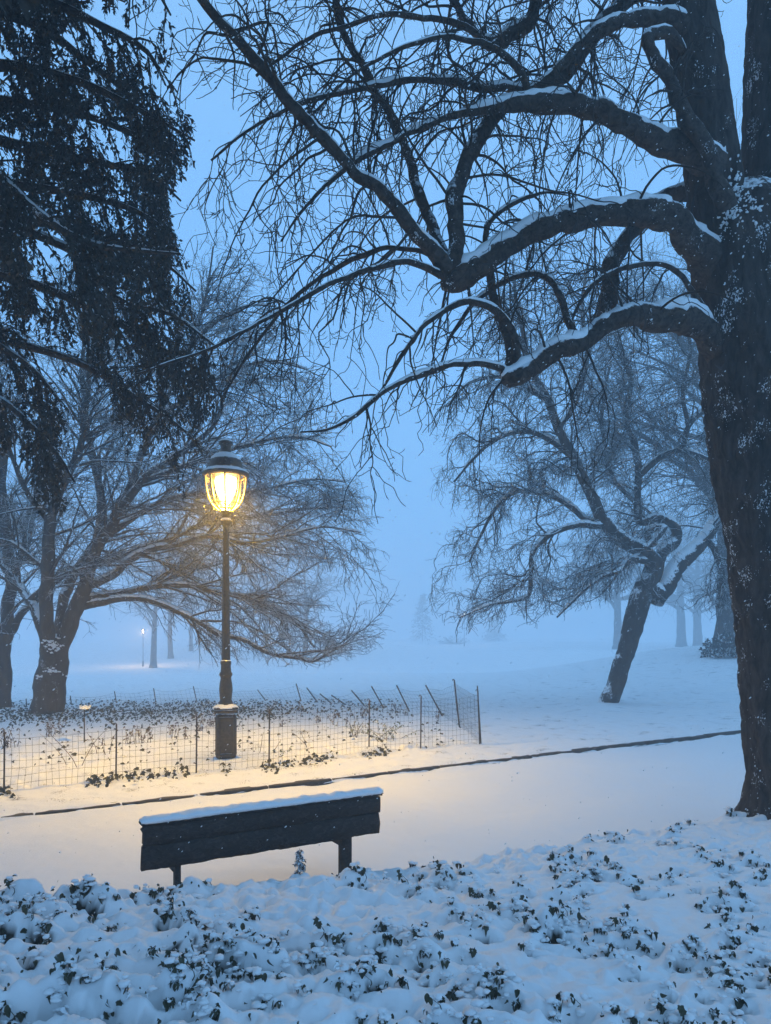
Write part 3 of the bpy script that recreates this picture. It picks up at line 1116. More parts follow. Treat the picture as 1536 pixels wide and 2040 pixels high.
def line_set(keys, K=40):
    a = [fit(*LINES[k], K) for k in keys]
    return np.stack([p for p, r in a]), np.stack([r for p, r in a])


r7 = np.random.default_rng(77)
# long arching secondary branches that sweep out and hang
s1 = line_set(['Along', 'Amid', 'Aup', 'C', 'Top', 'Top2'])
b1 = spawn(*s1, 115, (.12, 1), (.8, 2.6), 20, (35, 95), grav=1.75, curl=.9, wig=.08, meander=.035, rs=.42, r_tip=.0032, rmax=.014, bias=(-.18, -.05, .15), flat=.1, r=r7)
s2 = line_set(['A', 'L', 'B'])
b2 = spawn(*s2, 46, (.1, 1), (.8, 1.9), 14, (50, 110), grav=2.4, curl=1.3, wig=.07, rs=.25, r_tip=.003, rmax=.014, bias=(-.2, -.1, .1), flat=.2, r=r7)
s3 = line_set(['Adroop', 'Adroop2', 'Lleft', 'Larch', 'Larch2', 'Lup', 'Rarch', 'Bup', 'B', 'C'])
b3 = spawn(*s3, 95, (.15, 1), (.5, 1.6), 16, (30, 85), grav=2.0, curl=1.3, wig=.08, meander=.035, rs=.55, r_tip=.003, rmax=.010, bias=(-.12, -.05, .0), flat=.2, r=r7)
s4 = line_set(['Behind', 'Front', 'Aup', 'Top'])
b4 = spawn(*s4, 40, (.1, 1), (.5, 1.3), 14, (40, 90), grav=1.8, curl=1.0, wig=.07, rs=.35, r_tip=.003, rmax=.012, flat=.2, r=r7)
# branches of the high crown, mostly above the frame
stems_s = [trace([(1370, 0, 47, D - .2), (1330, -250, 40, D - .3), (1310, -420, 34, D - .4)], 40), trace([(1564, 0, 70, D + .3), (1580, -250, 60, D + .4), (1600, -420, 52, D + .5)], 40)]
ss = (np.stack([a for a, b in stems_s]), np.stack([b for a, b in stems_s]))
h1 = spawn(*ss, 14, (0, 1), (1.6, 3.2), 18, (50, 80), grav=.9, curl=.3, wig=.05, rs=.4, r_tip=.01, rmax=.06, bias=(-.3, -.1, .2), r=r7)
h2 = spawn(*h1, 90, (.2, 1), (.7, 1.8), 14, (30, 70), grav=1.5, curl=.8, wig=.07, rs=.5, r_tip=.003, rmax=.016, r=r7)
lvl1 = cat(b1, b2, b3, b4, h2)
mb = MB()
tubes(mb, *h1, 8)
tubes(mb, *lvl1, 6)
mb.build('branches', M['twig_near'], tree)
alls = cat(line_set(['Adroop', 'Adroop2', 'Lleft', 'Larch', 'Larch2', 'Rarch', 'Bup', 'B', 'C', 'Top2']), lvl1)
t2 = spawn(*alls, 1750, (.10, 1), (.25, 1.0), 13, (30, 85), grav=1.3, curl=2.8, wig=.07, meander=.04, rs=.75, r_tip=.0028, rmax=.006, bias=(-.05, 0, -.15), r=r7)
t3 = spawn(*cat(lvl1, t2), 4000, (.2, 1), (.06, .24), 6, (30, 80), grav=.3, curl=3.2, wig=.08, rs=.8, r_tip=.0023, rmax=.004, bud=True, r=r7)
mb = MB()
tubes(mb, *t2, 4)
tubes(mb, *t3, 3)
mb.build('twigs', M['twig_near'], tree)

# ------------------------------------------------------------------ the weeping evergreen top left
ev = thing('evergreen_tree', 'dark weeping evergreen with drooping sprays hanging in front of the lamp', 'tree', (-7.6, 9.0, 0.1))
mb = MB()
P = np.array([(-7.6 + .1 * math.sin(z), 9.0, z) for z in np.linspace(-.1, 18, 60)])
limb_tube(mb, P, np.linspace(.48, .12, 60), 24, .1, freq=3)
mb.build('trunk', M['bark_near'], ev)
boughs = [
    [(-420, 120, 20, 9.0), (-150, -40, 14, 8.6), (60, -10, 10, 8.4), (200, 50, 7, 8.3), (290, 100, 5, 8.2), (330, 170, 2, 8.2)],
    [(-420, 260, 20, 9.0), (-150, 150, 14, 8.9), (0, 130, 11, 8.8), (150, 160, 8, 8.7), (280, 220, 5, 8.6), (388, 280, 2, 8.6)],
    [(-420, 240, 22, 9.0), (-150, 270, 14, 8.0), (0, 355, 9, 7.6), (60, 410, 8, 7.5), (120, 455, 7, 7.5), (190, 489, 6, 7.5), (260, 498, 4, 7.5), (360, 506, 2, 7.5)],
    [(-420, 330, 20, 9.0), (-100, 400, 12, 8.6), (60, 462, 9, 8.5), (160, 510, 7, 8.4), (200, 560, 6, 8.4), (250, 605, 5, 8.4), (340, 626, 3.5, 8.4), (430, 690, 2, 8.4)],
    [(-420, 420, 20, 9.0), (-150, 520, 13, 9.2), (50, 560, 9, 9.3), (180, 615, 7, 9.4), (300, 680, 5, 9.5), (410, 750, 3, 9.5), (445, 800, 2, 9.5)],
    [(-420, 560, 20, 9.0), (-150, 630, 12, 9.6), (20, 680, 9, 9.8), (150, 720, 7, 9.9), (270, 790, 5, 10.0), (370, 860, 3, 10.1), (400, 900, 2, 10.1)],
    [(-420, 700, 18, 9.0), (-100, 750, 10, 8.8), (0, 795, 7, 8.7), (60, 845, 6, 8.7), (115, 905, 4, 8.7), (148, 960, 2, 8.7)],
    [(-420, 640, 18, 9.0), (-100, 640, 10, 9.3), (0, 690, 7, 9.4), (70, 740, 5, 9.4), (120, 800, 3, 9.4)],
    [(-420, 60, 20, 9.0), (-150, 0, 13, 9.6), (50, 40, 10, 9.9), (170, 120, 7, 10.0), (260, 190, 4, 10.0), (330, 260, 2, 10)],
    [(-420, 200, 20, 9.0), (-150, 240, 13, 9.7), (40, 290, 10, 10.0), (180, 320, 7, 10.1), (300, 350, 4, 10.2), (360, 400, 2, 10.2)],
    [(-420, 0, 20, 9.0), (-150, -140, 14, 8.9), (80, -120, 10, 8.8), (200, -80, 7, 8.8), (300, -30, 4, 8.7), (340, 30, 2, 8.7)],
    [(-420, 150, 18, 9.0), (-150, 190, 12, 9.3), (40, 205, 9, 9.4), (170, 230, 7, 9.4), (270, 270, 5, 9.4), (370, 330, 2, 9.4)],
    [(-420, 330, 18, 9.0), (-150, 360, 12, 9.5), (40, 370, 9, 9.7), (170, 390, 7, 9.8), (270, 420, 5, 9.8), (350, 470, 2, 9.8)],
    [(-420, 450, 18, 9.0), (-150, 430, 12, 9.9), (60, 440, 9, 10.2), (200, 470, 7, 10.3), (320, 520, 4, 10.4), (390, 580, 2, 10.4)],
]
bl = [trace(b, 40) for b in boughs]
BP, BR = np.stack([a for a, b in bl]), np.stack([b for a, b in bl])
mb = MB()
for (P, R) in bl:
    limb_tube(mb, P, R, 9, .08)
bo = mb.build('boughs', M['limb_near'], ev)
sb = MB()
for i in (2, 3):
    snow_strip(sb, *fit(*bl[i], 90), thick=.014, seed=i, spread=55)
sb.build('snow_cap', M['snow'], bo)
r8 = np.random.default_rng(88)


def ev_keep(out):
    tx, ty = px_of(out[:, -1])
    lim = np.interp(ty, [-200, 0, 100, 200, 215, 250, 310, 370, 470, 560, 650, 790, 850, 900, 1000, 1040],
                    [330, 318, 330, 345, 345, 395, 400, 352, 352, 385, 425, 452, 428, 400, 372, 340])
    ok = (tx < lim - 6 + r8.normal(0, 10, len(tx)) + 26 * vnoise(ty / 38.0, ty * 0, seed=301)) & (ty < 1030)
    gap = (tx > 150) & (tx < 225) & (ty > 770) | (tx > 135) & (tx < 290) & (ty > 905) | (tx < 190) & (tx > 60) & (ty > 700) & (ty < 860 - (190 - tx) * .6 + 0) & (r8.random(len(tx)) < .7)
    hole = fbm(tx / 62.0, ty / 46.0, seed=302, octaves=2) > .50
    return ok & ~gap & ~(hole & (r8.random(len(tx)) < .8))


side = spawn(BP, BR, 900, (.12, 1), (.5, 1.4), 12, (35, 70), grav=1.2, curl=0, wig=.07, rs=.5, r_tip=.004, rmax=.014, bias=(.15, 0, -.1), r=r8, keep=ev_keep)
alle = cat((BP, BR), side, side)
hang = spawn(*alle, 3700, (.10, 1), (.35, 1.0), 12, (35, 85), grav=3.4, curl=0, wig=.08, rs=.5, r_tip=.002, rmax=.005, bias=(.25, 0, -.5), r=r8, keep=ev_keep, lshrink=.45)
sub = spawn(*hang, 8200, (.08, 1), (.10, .30), 6, (30, 65), grav=1.6, curl=0, wig=.12, rs=.8, r_tip=.0015, rmax=.003, r=r8, keep=ev_keep)
mb = MB()
tubes(mb, *side, 5)
tubes(mb, *hang, 3)
tubes(mb, *sub, 3)
mb.build('branches', M['twig_near'], ev)


def tufts(mb, P, R, per, size, r, droop=.5, w=.36):
    """small leafy sprays: a pointed diamond of needles each"""
    N, K, _ = P.shape
    n = N * per
    i = np.repeat(np.arange(N), per)
    t = r.uniform(.05, 1, n) * (K - 1)
    k = np.minimum(t.astype(int), K - 2)
    f = (t - k)[:, None]
    pos = P[i, k] * (1 - f) + P[i, k + 1] * f
    tan = P[i, k + 1] - P[i, k]
    tan /= np.linalg.norm(tan, axis=1, keepdims=True) + 1e-9
    d = tan * .7 + r.normal(size=(n, 3)) * .62 + np.array([0, 0, -droop])
    d /= np.linalg.norm(d, axis=1, keepdims=True)
    s = np.cross(d, r.normal(size=(n, 3)))
    s /= np.linalg.norm(s, axis=1, keepdims=True) + 1e-9
    ln = r.uniform(size[0], size[1], n)[:, None]
    wd = ln * w * r.uniform(.6, 1.2, n)[:, None]
    nn = np.cross(d, s)
    v = np.stack([pos, pos + d * ln * .5 + s * wd * .5 + nn * ln * .06, pos + d * ln, pos + d * ln * .5 - s * wd * .5 + nn * ln * .06], 1)
    mb.add(v.reshape(-1, 3), np.arange(n * 4).reshape(n, 4))


# unseen boughs added to this tree above the frame to shade bank and path
rc = np.random.default_rng(89)
nb = 150
az = np.radians(rc.uniform(-125, 20, nb))
zb = rc.uniform(5.5, 15.2, nb)
tt = np.linspace(0, 1, 20)
lnb = rc.uniform(6, 14.5, nb)
OP = np.stack([-7.6 + np.cos(az)[:, None] * lnb[:, None] * tt, 9.0 + np.sin(az)[:, None] * lnb[:, None] * tt, zb[:, None] + .9 * np.sin(tt * 3.0)[None] - .5 * tt[None] ** 2], 2)
ORr = np.linspace(.09, .01, 20)[None].repeat(nb, 0)


def above_frame(out):
    q = out.reshape(len(out), -1, 3)
    yy = np.maximum(q[..., 1], .05)
    pxx, pyy = 768 + q[..., 0] / yy * F_PX, HOR - (q[..., 2] - EYE) / yy * F_PX
    vis = (q[..., 1] > .05) & (pxx > -60) & (pxx < 1600) & (pyy > -25)
    return ~vis.any(1)


az2 = np.radians(rc.uniform(-45, 38, 80))  # second added batch, blocking sky light over the path and verge
ln2, zb2 = rc.uniform(5, 13, 80), rc.uniform(11.5, 17.0, 80)
OP = np.concatenate([OP, np.stack([-7.6 + np.cos(az2)[:, None] * ln2[:, None] * tt, 9.0 + np.sin(az2)[:, None] * ln2[:, None] * tt, zb2[:, None] + .9 * np.sin(tt * 3.0)[None] - .5 * tt[None] ** 2], 2)])
ORr = np.linspace(.09, .01, 20)[None].repeat(len(OP), 0)
kk = above_frame(OP)
OP, ORr = OP[kk], ORr[kk]
oside = spawn(OP, ORr, 1700, (.15, 1), (.8, 2.0), 9, (40, 75), grav=.8, wig=.07, rs=.5, r_tip=.005, rmax=.02, r=rc, keep=above_frame)
ohang = spawn(*cat((OP, ORr), oside), 9000, (.1, 1), (.3, .8), 7, (50, 100), grav=4.0, wig=.07, rs=.5, r_tip=.002, rmax=.005, bias=(0, 0, -.5), r=rc, keep=above_frame)
mb = MB()
tubes(mb, OP, ORr, 6)
tubes(mb, *oside, 4)
tubes(mb, *ohang, 3)
mb.build('unseen_shade_boughs', M['twig_near'], ev)
mb = MB()
tufts(mb, *ohang, 16, (.14, .32), rc, w=.5)
tufts(mb, *oside, 20, (.14, .32), rc, w=.5)
mb.build('unseen_shade_foliage', M['needle'], ev, smooth=False)

mb = MB()
tufts(mb, *hang, 14, (.04, .10), r8, w=.42)
tufts(mb, *sub, 10, (.035, .085), r8, w=.42)
tufts(mb, *side, 18, (.04, .10), r8, w=.42)
mb.build('foliage', M['needle'], ev, smooth=False)
mb = MB()
tufts(mb, *hang, 3, (.03, .08), r8)
tufts(mb, *sub, 1, (.03, .07), r8)
tufts(mb, *side, 8, (.03, .06), r8)
mb.build('snowy_foliage', M['needle_snow'], ev, smooth=False)

# ------------------------------------------------------------------ middle-distance trees, traced stems and grown crowns
def traced_tree(root, stems, d0, S=12, mat='bark_mid', snow=0.0, steep=.8):
    tm = {}
    lines = []
    for name, pts in stems:
        P, R = trace([(a, b, c, (d0 + (q[0] if q else 0))) for (a, b, c, *q) in pts])
        n = max(12, len(P))
        P, R = fit(P, R, n)
        j = np.stack([fbm(P[:, 0] * 1.1, P[:, 2] * 1.1, c, seed=190 + c, octaves=3) for c in range(3)], 1)
        P = P + j * np.minimum(R, .12)[:, None] * .45
        mb = tm.setdefault(name, (MB(), MB()))
        limb_tube(mb[0], P, R, S, .09, freq=3)
        if snow:
            snow_strip(mb[1], P, R, thick=min(snow, R.max() * .5), seed=len(lines), steep=steep, spread=50)
        lines.append((P, R, name))
    objs = {}
    for name, (a, b) in tm.items():
        o = a.build(name, M[mat], root)
        if snow:
            b.build('snow_cap', M['snow'], o)
        objs[name] = o
    return lines


def lines_to_set(lines, K=40, names=None):
    a = [fit(p, r_, K) for p, r_, n in lines if names is None or n in names]
    return np.stack([p for p, _ in a]), np.stack([r_ for _, r_ in a])


# left many-stemmed tree
LD = 19.4
lt = thing('bare_tree', 'many-stemmed bare tree with a broad snowy crown standing behind the lamp', 'tree', W(95, 1425, LD))
stems = [
    ('trunk', [(92, 1436, 37.4), (95, 1415, 32.1), (103, 1375, 29.5), (108, 1330, 28.5), (112, 1295, 26.8), (118, 1270, 21.4)]),
    ('stem', [(118, 1310, 15.8), (140, 1250, 15.8), (160, 1195, 14.4), (176, 1140, 13.0), (192, 1095, 11.5), (228, 1037, 9.4), (270, 972, 7.9), (330, 922, 6.1), (390, 880, 5.0), (432, 838, 4.0), (452, 770, 2.9), (470, 690, 1.8)]),
    ('stem', [(100, 1310, 14.4, -.3), (94, 1250, 13.7, -.5), (95, 1190, 13.3, -.7), (97, 1130, 13.0, -.9), (94, 1080, 11.5, -1), (101, 1030, 10.1, -1.1), (117, 980, 8.6, -1.2), (142, 930, 7.9, -1.3), (163, 880, 6.5, -1.4), (172, 800, 5.8, -1.5), (182, 720, 4.3, -1.6), (190, 620, 2.2, -1.7)]),
    ('stem', [(112, 1290, 10.8, .4), (126, 1210, 10.4, .7), (142, 1160, 9.7, .9), (167, 1110, 9.0, 1.1), (190, 1076, 8.6, 1.2), (201, 1010, 7.9, 1.3), (195, 955, 7.2, 1.4), (184, 900, 6.5, 1.5), (172, 840, 5.8, 1.5), (165, 740, 4.3, 1.6), (175, 620, 2.2, 1.7)]),
    ('stem', [(92, 1285, 10.1, .3), (70, 1215, 9.4, .6), (35, 1165, 7.9, 1), (0, 1112, 6.5, 1.4), (-40, 1040, 5.0, 1.8), (-70, 940, 3.6, 2.2)]),
    ('stem', [(192, 1090, 8.6, 0), (240, 1000, 7.6, .3), (270, 940, 6.8, .5), (300, 860, 5.8, .8), (345, 770, 4.7, 1), (385, 680, 3.6, 1.2), (410, 590, 2.5, 1.4), (425, 490, 1.4, 1.5)]),
    ('limb', [(172, 1165, 10.1, 0.07), (215, 1150, 8.6, 0.28), (255, 1122, 7.9, 0.45), (300, 1098, 7.2, 0.63), (355, 1086, 6.5, 0.77), (420, 1068, 5.4, 0.91), (490, 1082, 4.3, 1.01), (560, 1070, 3.2, 1.12), (640, 1050, 2.2, 1.22), (720, 1060, 1.3, 1.29)]),
    ('limb', [(165, 1195, 9.4, 0.14), (235, 1182, 7.2, 0.42), (300, 1166, 6.5, 0.70), (370, 1164, 5.8, 0.88), (430, 1178, 5.4, 1.05), (490, 1190, 5.0, 1.15), (540, 1208, 4.3, 1.26), (585, 1235, 3.6, 1.33), (610, 1268, 2.9, 1.36), (628, 1290, 2.2, 1.40)]),
    ('limb', [(165, 1210, 9.4, .2), (240, 1192, 6.5, 0.14), (300, 1196, 6.1, 0.32), (350, 1216, 5.8, 0.45), (400, 1242, 5.4, 0.59), (440, 1266, 5.0, 0.70), (490, 1276, 4.6, 0.80), (540, 1302, 4.0, 0.91), (588, 1310, 3.6, 0.98), (622, 1318, 3.1, 1.05), (655, 1302, 2.4, 1.12), (690, 1280, 1.6, 1.15)]),
    ('limb', [(205, 1072, 6.5, .6), (260, 1035, 5.8, .9), (320, 1000, 5.0, 1.2), (390, 985, 4.3, 1.5), (460, 985, 3.6, 1.8), (540, 970, 2.9, 2), (620, 955, 2.0, 2.2), (690, 960, 1.2, 2.3)]),
    ('limb', [(275, 965, 5.8, .2), (350, 935, 4.7, -.3), (430, 905, 4.0, -.7), (510, 880, 3.2, -1), (590, 870, 2.4, -1.3), (660, 890, 1.4, -1.5)]),
    ('limb', [(320, 830, 5.0, .9), (390, 780, 4.0, .7), (450, 745, 3.3, .5), (520, 720, 2.6, .3), (590, 730, 1.7, .2), (640, 750, 1.1, .1)]),
    ('limb', [(380, 690, 3.6, 1.2), (430, 640, 2.9, 1.1), (490, 610, 2.2, 1), (550, 610, 1.4, .9)]),
    ('limb', [(100, 1040, 6.5, -1.1), (60, 990, 5.4, -1.5), (30, 920, 4.3, -1.8), (0, 830, 3.6, -2), (-30, 730, 2.2, -2.2)]),
    ('limb', [(60, 1195, 6.5, .7), (100, 1150, 5.0, .3), (60, 1110, 3.6, 0), (20, 1080, 2.9, -.3), (-20, 1070, 1.8, -.5)]),
    ('limb', [(180, 1125, 6.5, .9), (250, 1105, 5.4, 1.8), (330, 1075, 4.7, 2.6), (420, 1040, 3.9, 3.2), (510, 1030, 3.1, 3.7), (600, 1015, 2.3, 4), (690, 1010, 1.4, 4.3)]),
]
lines = traced_tree(lt, stems, LD, snow=.035)
r9 = np.random.default_rng(99)
lbv = [bvh(c_) for c_ in lt.children]
mb = MB()
for k in range(85):
    t_ = random.random()
    px, py = random.choice(((74 + 58 * t_, 1350 - 16 * math.sin(3 * t_) + random.gauss(0, 2.5)), (106 + random.gauss(0, 9), 1285 + random.gauss(0, 7))))
    h = bark_hit(px, py, lbv)
    if h:
        blob(mb, h[0], random.uniform(.012, .045), .6, .6)
tag(mb.build('clinging_snow', M['snow'], lt), kind='stuff')


def crown_keep_left(out):
    tx, ty = px_of(out[:, -1])
    lim = np.interp(ty, [380, 440, 520, 620, 720, 850, 950, 1050, 1150, 1230, 1290, 1330], [380, 450, 540, 610, 660, 690, 715, 770, 812, 815, 770, 640])
    top = np.interp(tx, [-100, 100, 300, 420, 520, 640, 720], [560, 520, 470, 440, 500, 700, 900])
    return (tx < lim + r9.normal(0, 14, len(tx))) & (ty > top + r9.normal(0, 12, len(ty))) & (ty < 1335) & (out[:, :, 2].min(1) > .25)


ls = lines_to_set(lines, names=('stem', 'limb'))
c1 = spawn(*ls, 420, (.2, 1), (1.5, 4.6), 16, (25, 65), grav=.3, curl=.2, wig=.09, rs=.5, r_tip=.008, rmax=.045, bias=(.38, -.1, .05), r=r9, keep=crown_keep_left)
c2 = spawn(*cat(ls, c1), 3400, (.15, 1), (.5, 1.8), 12, (25, 65), grav=.35, curl=.4, wig=.13, meander=.045, rs=.55, r_tip=.005, rmax=.016, bias=(.22, 0, -.02), r=r9, keep=crown_keep_left)
c3 = spawn(*cat(c1, c2), 20000, (.15, 1), (.22, .8), 8, (25, 65), grav=.4, curl=.5, wig=.16, meander=.035, rs=.7, r_tip=.0046, rmax=.008, bias=(.15, 0, 0), r=r9, keep=crown_keep_left)
mb = MB()
tubes(mb, *c1, 6)
tubes(mb, *c2, 4)
mb.build('branches', M['twig_mid'], lt)
mb = MB()
tubes(mb, *c3, 3)
mb.build('twigs', M['twig_mid'], lt)

# tree cut by the left edge
l2 = thing('bare_tree', 'bare tree cut off by the left edge of the photo', 'tree', W(2, 1416, 21.0))
stems = [
    ('trunk', [(0, 1425, 24), (2, 1400, 19), (4, 1360, 15), (8, 1310, 14), (12, 1260, 14)]),
    ('stem', [(11, 1275, 13), (16, 1200, 12), (24, 1130, 11), (10, 1040, 10), (2, 960, 9), (8, 860, 8), (-10, 760, 6), (-20, 640, 4)]),
    ('stem', [(12, 1270, 11, .3), (40, 1225, 8, .5), (70, 1195, 6.5, .8), (95, 1165, 4, 1.1), (130, 1120, 2, 1.4)]),
    ('stem', [(20, 1160, 9, .3), (55, 1090, 8, .6), (62, 1020, 7, .9), (85, 960, 6, 1.1), (95, 900, 5, 1.3), (110, 800, 3, 1.5)]),
]
lines = traced_tree(l2, stems, 21.0, snow=.03)
ls = lines_to_set(lines, names=('stem',))
c1 = spawn(*ls, 60, (.2, 1), (1, 2.6), 12, (30, 65), grav=.3, curl=.2, wig=.1, rs=.5, r_tip=.007, rmax=.03, bias=(.15, 0, .05), r=r9)
c2 = spawn(*cat(ls, c1), 420, (.15, 1), (.5, 1.4), 9, (25, 65), grav=.35, curl=.4, wig=.13, rs=.55, r_tip=.005, rmax=.012, r=r9)
c3 = spawn(*cat(c1, c2), 1800, (.15, 1), (.25, .7), 6, (25, 65), grav=.4, curl=.5, wig=.14, rs=.7, r_tip=.0035, rmax=.006, r=r9)
mb = MB()
tubes(mb, *c1, 5)
tubes(mb, *c2, 4)
tubes(mb, *c3, 3)
mb.build('branches', M['twig_mid'], l2)

# leaning tree on the right
RD = 22.3
rt = thing('leaning_tree', 'leaning bare tree with a twisted snowy fork alone on the open lawn', 'tree', W(1212, 1405, RD))
stems = [
    ('trunk', [(1206, 1418, 24.3), (1212, 1400, 19.8), (1226, 1355, 18.0), (1243, 1300, 18.0), (1258, 1250, 19.8), (1275, 1205, 21.6), (1292, 1165, 21.6), (1300, 1140, 16.2)]),
    ('limb', [(1298, 1165, 16.2), (1318, 1182, 12.6, -.2), (1322, 1190, 7.2, -.3)]),
    ('limb', [(1292, 1170, 19.8), (1300, 1130, 18.0), (1290, 1108, 15.3, -.2), (1252, 1084, 14.4, -.5), (1216, 1058, 13.5, -.8), (1190, 1018, 11.7, -1), (1165, 968, 10.8, -1.2), (1140, 910, 9.9, -1.4), (1113, 855, 9.0, -1.5), (1090, 800, 8.1, -1.6), (1066, 750, 7.2, -1.7), (1046, 690, 5.4, -1.8), (1030, 610, 4.0, -1.9), (1020, 520, 2.2, -2)]),
    ('limb', [(1302, 1150, 13.5), (1320, 1102, 11.7, .1), (1346, 1076, 10.8, .2), (1340, 1046, 9.9, .3), (1308, 1030, 9.0, .4), (1276, 1038, 8.1, .5), (1268, 1000, 7.7, .6), (1274, 950, 7.2, .7), (1266, 890, 6.3, .8), (1250, 840, 5.4, .9), (1255, 760, 4.5, 1), (1235, 670, 3.1, 1.1), (1240, 560, 1.8, 1.2)]),
    ('limb', [(1308, 1200, 16.2, .1), (1325, 1165, 18.0, .2), (1352, 1130, 17.1, .5), (1382, 1098, 14.4, .8), (1412, 1058, 12.6, 1.1), (1432, 1030, 10.8, 1.4), (1470, 985, 9.0, 1.8), (1510, 930, 7.2, 2.2), (1540, 850, 4.5, 2.6)]),
    ('limb', [(1195, 1045, 7.2, -1), (1150, 1047, 6.3, -1.3), (1098, 1064, 5.8, -1.6), (1064, 1094, 5.0, -1.8), (1056, 1140, 4.5, -2), (1052, 1183, 4.0, -2.1), (1022, 1196, 3.2, -2.2), (975, 1206, 2.3, -2.3), (915, 1230, 1.3, -2.4)]),
    ('limb', [(1190, 1040, 7.2, -.9), (1160, 1030, 6.3, -.7), (1122, 1001, 5.9, -.5), (1082, 986, 5.4, -.3), (1030, 979, 4.5, -.1), (990, 1008, 3.6, 0), (960, 1060, 2.7, .1), (935, 1120, 1.8, .2)]),
    ('limb', [(1276, 945, 6.3, .7), (1320, 908, 5.9, .3), (1358, 892, 5.4, 0), (1372, 850, 5.0, -.3), (1392, 828, 4.5, -.5), (1440, 800, 2.7, -.8)]),
    ('limb', [(1358, 893, 4.5, 0), (1390, 905, 4.0, -.2), (1430, 918, 3.1, -.4), (1480, 925, 1.8, -.5)]),
    ('limb', [(1140, 910, 7.2, -1.4), (1100, 880, 5.9, -1.2), (1050, 860, 5.0, -1), (1000, 870, 4.0, -.8), (950, 905, 3.1, -.6), (905, 960, 2.0, -.5)]),
    ('limb', [(1090, 800, 6.3, -1.6), (1040, 765, 5.2, -1.8), (990, 750, 4.3, -2), (930, 765, 3.2, -2.2), (890, 810, 2.0, -2.3)]),
    ('limb', [(1113, 855, 6.3, -1.5), (1150, 790, 5.4, -1.2), (1170, 700, 4.5, -1), (1160, 610, 3.6, -.8), (1175, 510, 2.2, -.6)]),
    ('limb', [(1300, 1090, 8.1, .2), (1290, 1060, 6.8, .2), (1322, 1050, 6.3, -.2), (1290, 1090, 4.5, -.4), (1245, 1130, 3.6, -.6), (1200, 1180, 2.3, -.8)]),
    ('limb', [(1268, 1000, 5.4, .6), (1225, 960, 4.9, .8), (1210, 900, 4.1, 1), (1200, 820, 3.4, 1.2), (1215, 730, 2.2, 1.4)]),
    ('limb', [(1285, 1118, 7.2, -.4), (1255, 1115, 5.9, -.7), (1235, 1140, 5.0, -.9), (1200, 1150, 4.1, -1.1), (1160, 1180, 3.1, -1.3), (1110, 1230, 1.8, -1.4)]),
    ('limb', [(1400, 1070, 8.1, 1), (1425, 1100, 6.3, .8), (1440, 1150, 4.5, .6), (1430, 1210, 2.7, .4)]),
    ('limb', [(1372, 850, 4.5, -.3), (1360, 780, 4.0, -.5), (1375, 700, 3.2, -.7), (1360, 610, 2.2, -.8)]),
]
lines = traced_tree(rt, stems, RD, snow=.045, steep=.86)
r10 = np.random.default_rng(110)


def crown_keep_right(out):
    tx, ty = px_of(out[:, -1])
    lim = np.interp(ty, [300, 420, 520, 620, 720, 820, 900, 1000, 1100, 1200, 1260, 1300], [1080, 960, 900, 850, 845, 862, 868, 850, 852, 850, 862, 1010])
    bot = np.interp(tx, [830, 900, 1000, 1100, 1180, 1250, 1400, 1500], [1290, 1275, 1255, 1225, 1215, 1190, 1230, 1260])
    return (tx > lim + r10.normal(0, 12, len(tx))) & (ty < bot + r10.normal(0, 10, len(tx))) & (ty > 330)


ls = lines_to_set(lines, names=('limb',))
c1 = spawn(*ls, 300, (.2, 1), (1.0, 3.2), 18, (30, 75), grav=.8, curl=.3, wig=.12, meander=.05, rs=.5, r_tip=.007, rmax=.035, bias=(-.30, -.05, .12), r=r10, keep=crown_keep_right)
c2 = spawn(*cat(ls, c1), 2700, (.15, 1), (.5, 1.7), 13, (25, 75), grav=1.0, curl=.7, wig=.15, meander=.06, rs=.55, r_tip=.005, rmax=.014, bias=(-.1, 0, -.05), r=r10, keep=crown_keep_right)
c3 = spawn(*cat(c1, c2), 17000, (.15, 1), (.2, .8), 8, (25, 75), grav=.9, curl=1.1, wig=.18, meander=.05, rs=.7, r_tip=.0046, rmax=.008, r=r10, keep=crown_keep_right)
mb = MB()
tubes(mb, *c1, 6)
tubes(mb, *c2, 4)
mb.build('branches', M['twig_mid'], rt)
mb = MB()
tubes(mb, *c3, 3)
mb.build('twigs', M['twig_mid'], rt)


